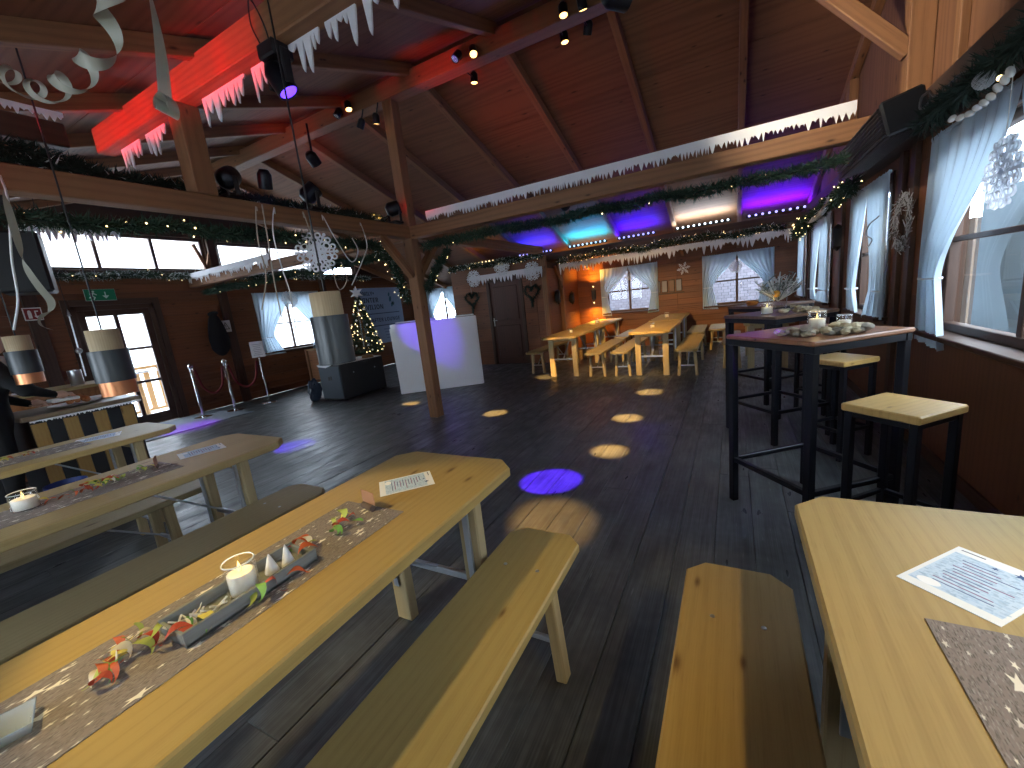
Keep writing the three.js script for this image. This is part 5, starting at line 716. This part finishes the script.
// ───────────────────────────── person at the bar: black clothes, white fleece collar, reaching over the counter
{
  const blob = (joints, bones, cell, pad, K = 0.022) => {        // joints: name -> [x,y,z,r]; one smooth continuous surface
    const J = Object.values(joints), lo = V(Infinity, Infinity, Infinity), hi = lo.clone().negate(); for (const [x, y, z, r] of J) { lo.min(V(x - r - pad, y - r - pad, z - r - pad)); hi.max(V(x + r + pad, y + r + pad, z + r + pad)); }
    const size = Math.max(hi.x - lo.x, hi.y - lo.y, hi.z - lo.z), n = Math.ceil(size / cell), mc = new MarchingCubes(n, new THREE.MeshBasicMaterial(), false, false, 200000), c = lo.clone().add(hi).multiplyScalar(0.5), B = bones.map(([a, b]) => [joints[a], joints[b]]), p = V();
    for (let k = 0; k < n; k++) for (let j = 0; j < n; j++) for (let i = 0; i < n; i++) {
      p.set(c.x + ((i - n / 2) / (n / 2)) * size / 2, c.y + ((j - n / 2) / (n / 2)) * size / 2, c.z + ((k - n / 2) / (n / 2)) * size / 2); let e = 0;
      for (const [a, b] of B) { const ax = p.x - a[0], ay = p.y - a[1], az = p.z - a[2], bx = b[0] - a[0], by = b[1] - a[1], bz = b[2] - a[2], h = Math.max(0, Math.min(1, (ax * bx + ay * by + az * bz) / (bx * bx + by * by + bz * bz + 1e-9))), d = Math.hypot(ax - bx * h, ay - by * h, az - bz * h) - (a[3] + (b[3] - a[3]) * h); e += Math.exp(-d / K); }
      mc.field[i + j * n + k * n * n] = Math.max(-1, Math.min(1, K * Math.log(Math.max(e, 1e-30))));
    }
    mc.isolation = 0; mc.update(); const g = new THREE.BufferGeometry(), cnt = mc.count, P = new Float32Array(mc.positionArray.slice(0, cnt * 3)), N = new Float32Array(mc.normalArray.slice(0, cnt * 3));
    for (let i = 0; i < cnt; i++) { P[3 * i] = P[3 * i] * size / 2 + c.x; P[3 * i + 1] = P[3 * i + 1] * size / 2 + c.y; P[3 * i + 2] = P[3 * i + 2] * size / 2 + c.z; }
    g.setAttribute('position', new THREE.BufferAttribute(P, 3)); g.setAttribute('normal', new THREE.BufferAttribute(N, 3)); return g;
  };
  // local frame: facing -z, x to the right of the person
  const who = thing('person', 'person in black jacket with white fleece collar working at the bar', 'person', [-5.92, 0, -0.95], 0.12);
  const J = { pelvis: [0, 0.98, 0.02, 0.15], waist: [0, 1.12, 0.0, 0.135], chest: [0, 1.34, -0.05, 0.15], neck0: [0, 1.48, -0.09, 0.075], neck1: [0, 1.56, -0.12, 0.058],
    shL: [-0.18, 1.42, -0.07, 0.072], elL: [-0.22, 1.16, -0.12, 0.05], wrL: [-0.14, 1.04, -0.33, 0.034], shR: [0.18, 1.42, -0.07, 0.072], elR: [0.2, 1.2, -0.22, 0.052], wrR: [0.08, 1.1, -0.44, 0.034],
    hiL: [-0.1, 0.94, 0.02, 0.11], knL: [-0.11, 0.5, 0.0, 0.07], anL: [-0.11, 0.1, 0.04, 0.05], toL: [-0.12, 0.05, -0.14, 0.045], hiR: [0.1, 0.94, 0.02, 0.11], knR: [0.11, 0.5, 0.0, 0.07], anR: [0.11, 0.1, 0.04, 0.05], toR: [0.12, 0.05, -0.14, 0.045] };
  part(who, 'clothed_body', blob(J, [['pelvis', 'waist'], ['waist', 'chest'], ['chest', 'neck0'], ['neck0', 'neck1'], ['chest', 'shL'], ['chest', 'shR'], ['shL', 'elL'], ['elL', 'wrL'], ['shR', 'elR'], ['elR', 'wrR'], ['pelvis', 'hiL'], ['pelvis', 'hiR'], ['hiL', 'knL'], ['knL', 'anL'], ['anL', 'toL'], ['hiR', 'knR'], ['knR', 'anR'], ['anR', 'toR']], 0.02, 0.05), M.cloth);
  const H = { cr: [0, 1.70, -0.12, 0.092], fr: [0, 1.70, -0.16, 0.075], jaw: [0, 1.61, -0.185, 0.05], ch: [0, 1.595, -0.205, 0.03], ns: [0, 1.675, -0.245, 0.012], ns2: [0, 1.655, -0.255, 0.013], nk: [0, 1.5, -0.1, 0.058], el: [-0.088, 1.67, -0.13, 0.016], er: [0.088, 1.67, -0.13, 0.016], mo: [-0.02, 1.628, -0.226, 0.011], mp: [0.02, 1.628, -0.226, 0.011] };
  const head = part(who, 'head', blob(H, [['cr', 'fr'], ['fr', 'jaw'], ['jaw', 'ch'], ['ns', 'ns2'], ['jaw', 'nk'], ['el', 'el'], ['er', 'er'], ['mo', 'mp']], 0.0065, 0.03, 0.012), M.skin); for (const s of [-1, 1]) part(head, 'eye', new THREE.SphereGeometry(0.011, 10, 8), std([0.1, 0.08, 0.07], 0.3), [s * 0.032, 1.688, -0.226]);
  part(who, 'hair', blob({ a: [0, 1.735, -0.10, 0.097], b: [0, 1.69, -0.07, 0.095], c: [0, 1.76, -0.15, 0.07], d: [0, 1.6, -0.04, 0.06], bun: [0, 1.76, -0.0, 0.045] }, [['a', 'b'], ['a', 'c'], ['b', 'd'], ['b', 'bun']], 0.012, 0.03), M.hair);
  part(who, 'fleece_collar', blob({ a: [0, 1.44, -0.2, 0.06], b: [-0.13, 1.46, -0.1, 0.06], c: [0, 1.5, 0.02, 0.06], d: [0.13, 1.46, -0.1, 0.06], e: [0.12, 1.36, -0.16, 0.055], f: [0.04, 1.37, -0.25, 0.07], h: [0.1, 1.3, -0.22, 0.05] }, [['a', 'b'], ['b', 'c'], ['c', 'd'], ['d', 'a'], ['d', 'e'], ['a', 'f'], ['f', 'h']], 0.014, 0.03), M.fleece);
  const hand = (w, s) => { const q = {}, bn = []; const [x, y, z] = w; q.w = [x, y, z, 0.028]; q.p = [x, y - 0.012, z - 0.06, 0.03]; bn.push(['w', 'p']); [[-0.027, 0.062], [-0.009, 0.072], [0.009, 0.068], [0.026, 0.054]].forEach(([dx, l], i) => { q['a' + i] = [x + dx, y - 0.012, z - 0.085, 0.0095]; q['b' + i] = [x + dx * 1.15, y - 0.018, z - 0.085 - l * 0.5, 0.009]; q['c' + i] = [x + dx * 1.15, y - 0.045, z - 0.085 - l * 0.8, 0.008]; bn.push(['p', 'a' + i], ['a' + i, 'b' + i], ['b' + i, 'c' + i]); }); q.t0 = [x + s * 0.03, y - 0.012, z - 0.04, 0.011]; q.t1 = [x + s * 0.05, y - 0.025, z - 0.075, 0.0095]; q.t2 = [x + s * 0.045, y - 0.04, z - 0.098, 0.0085]; bn.push(['w', 't0'], ['t0', 't1'], ['t1', 't2']); return blob(q, bn, 0.004, 0.02, 0.005); };
  part(who, 'hand', hand(J.wrL, 1), M.skin); part(who, 'hand', hand(J.wrR, -1), M.skin); for (const s of [-1, 1]) part(who, 'shoe', new THREE.SphereGeometry(0.06, 14, 10).scale(0.85, 0.75, 2.1), M.black, [s * 0.115, 0.046, -0.05]);
  solo('napkin_stack', 'folded white napkins held over the bar counter', 'napkins', boxAt(0.18, 0.03, 0.2, -5.95, 1.035, -1.46, 0.008), M.cotton);
}
scene.traverse((o) => { if (o.isMesh) { o.castShadow = true; o.receiveShadow = true; } });
renderer.render(scene, camera);
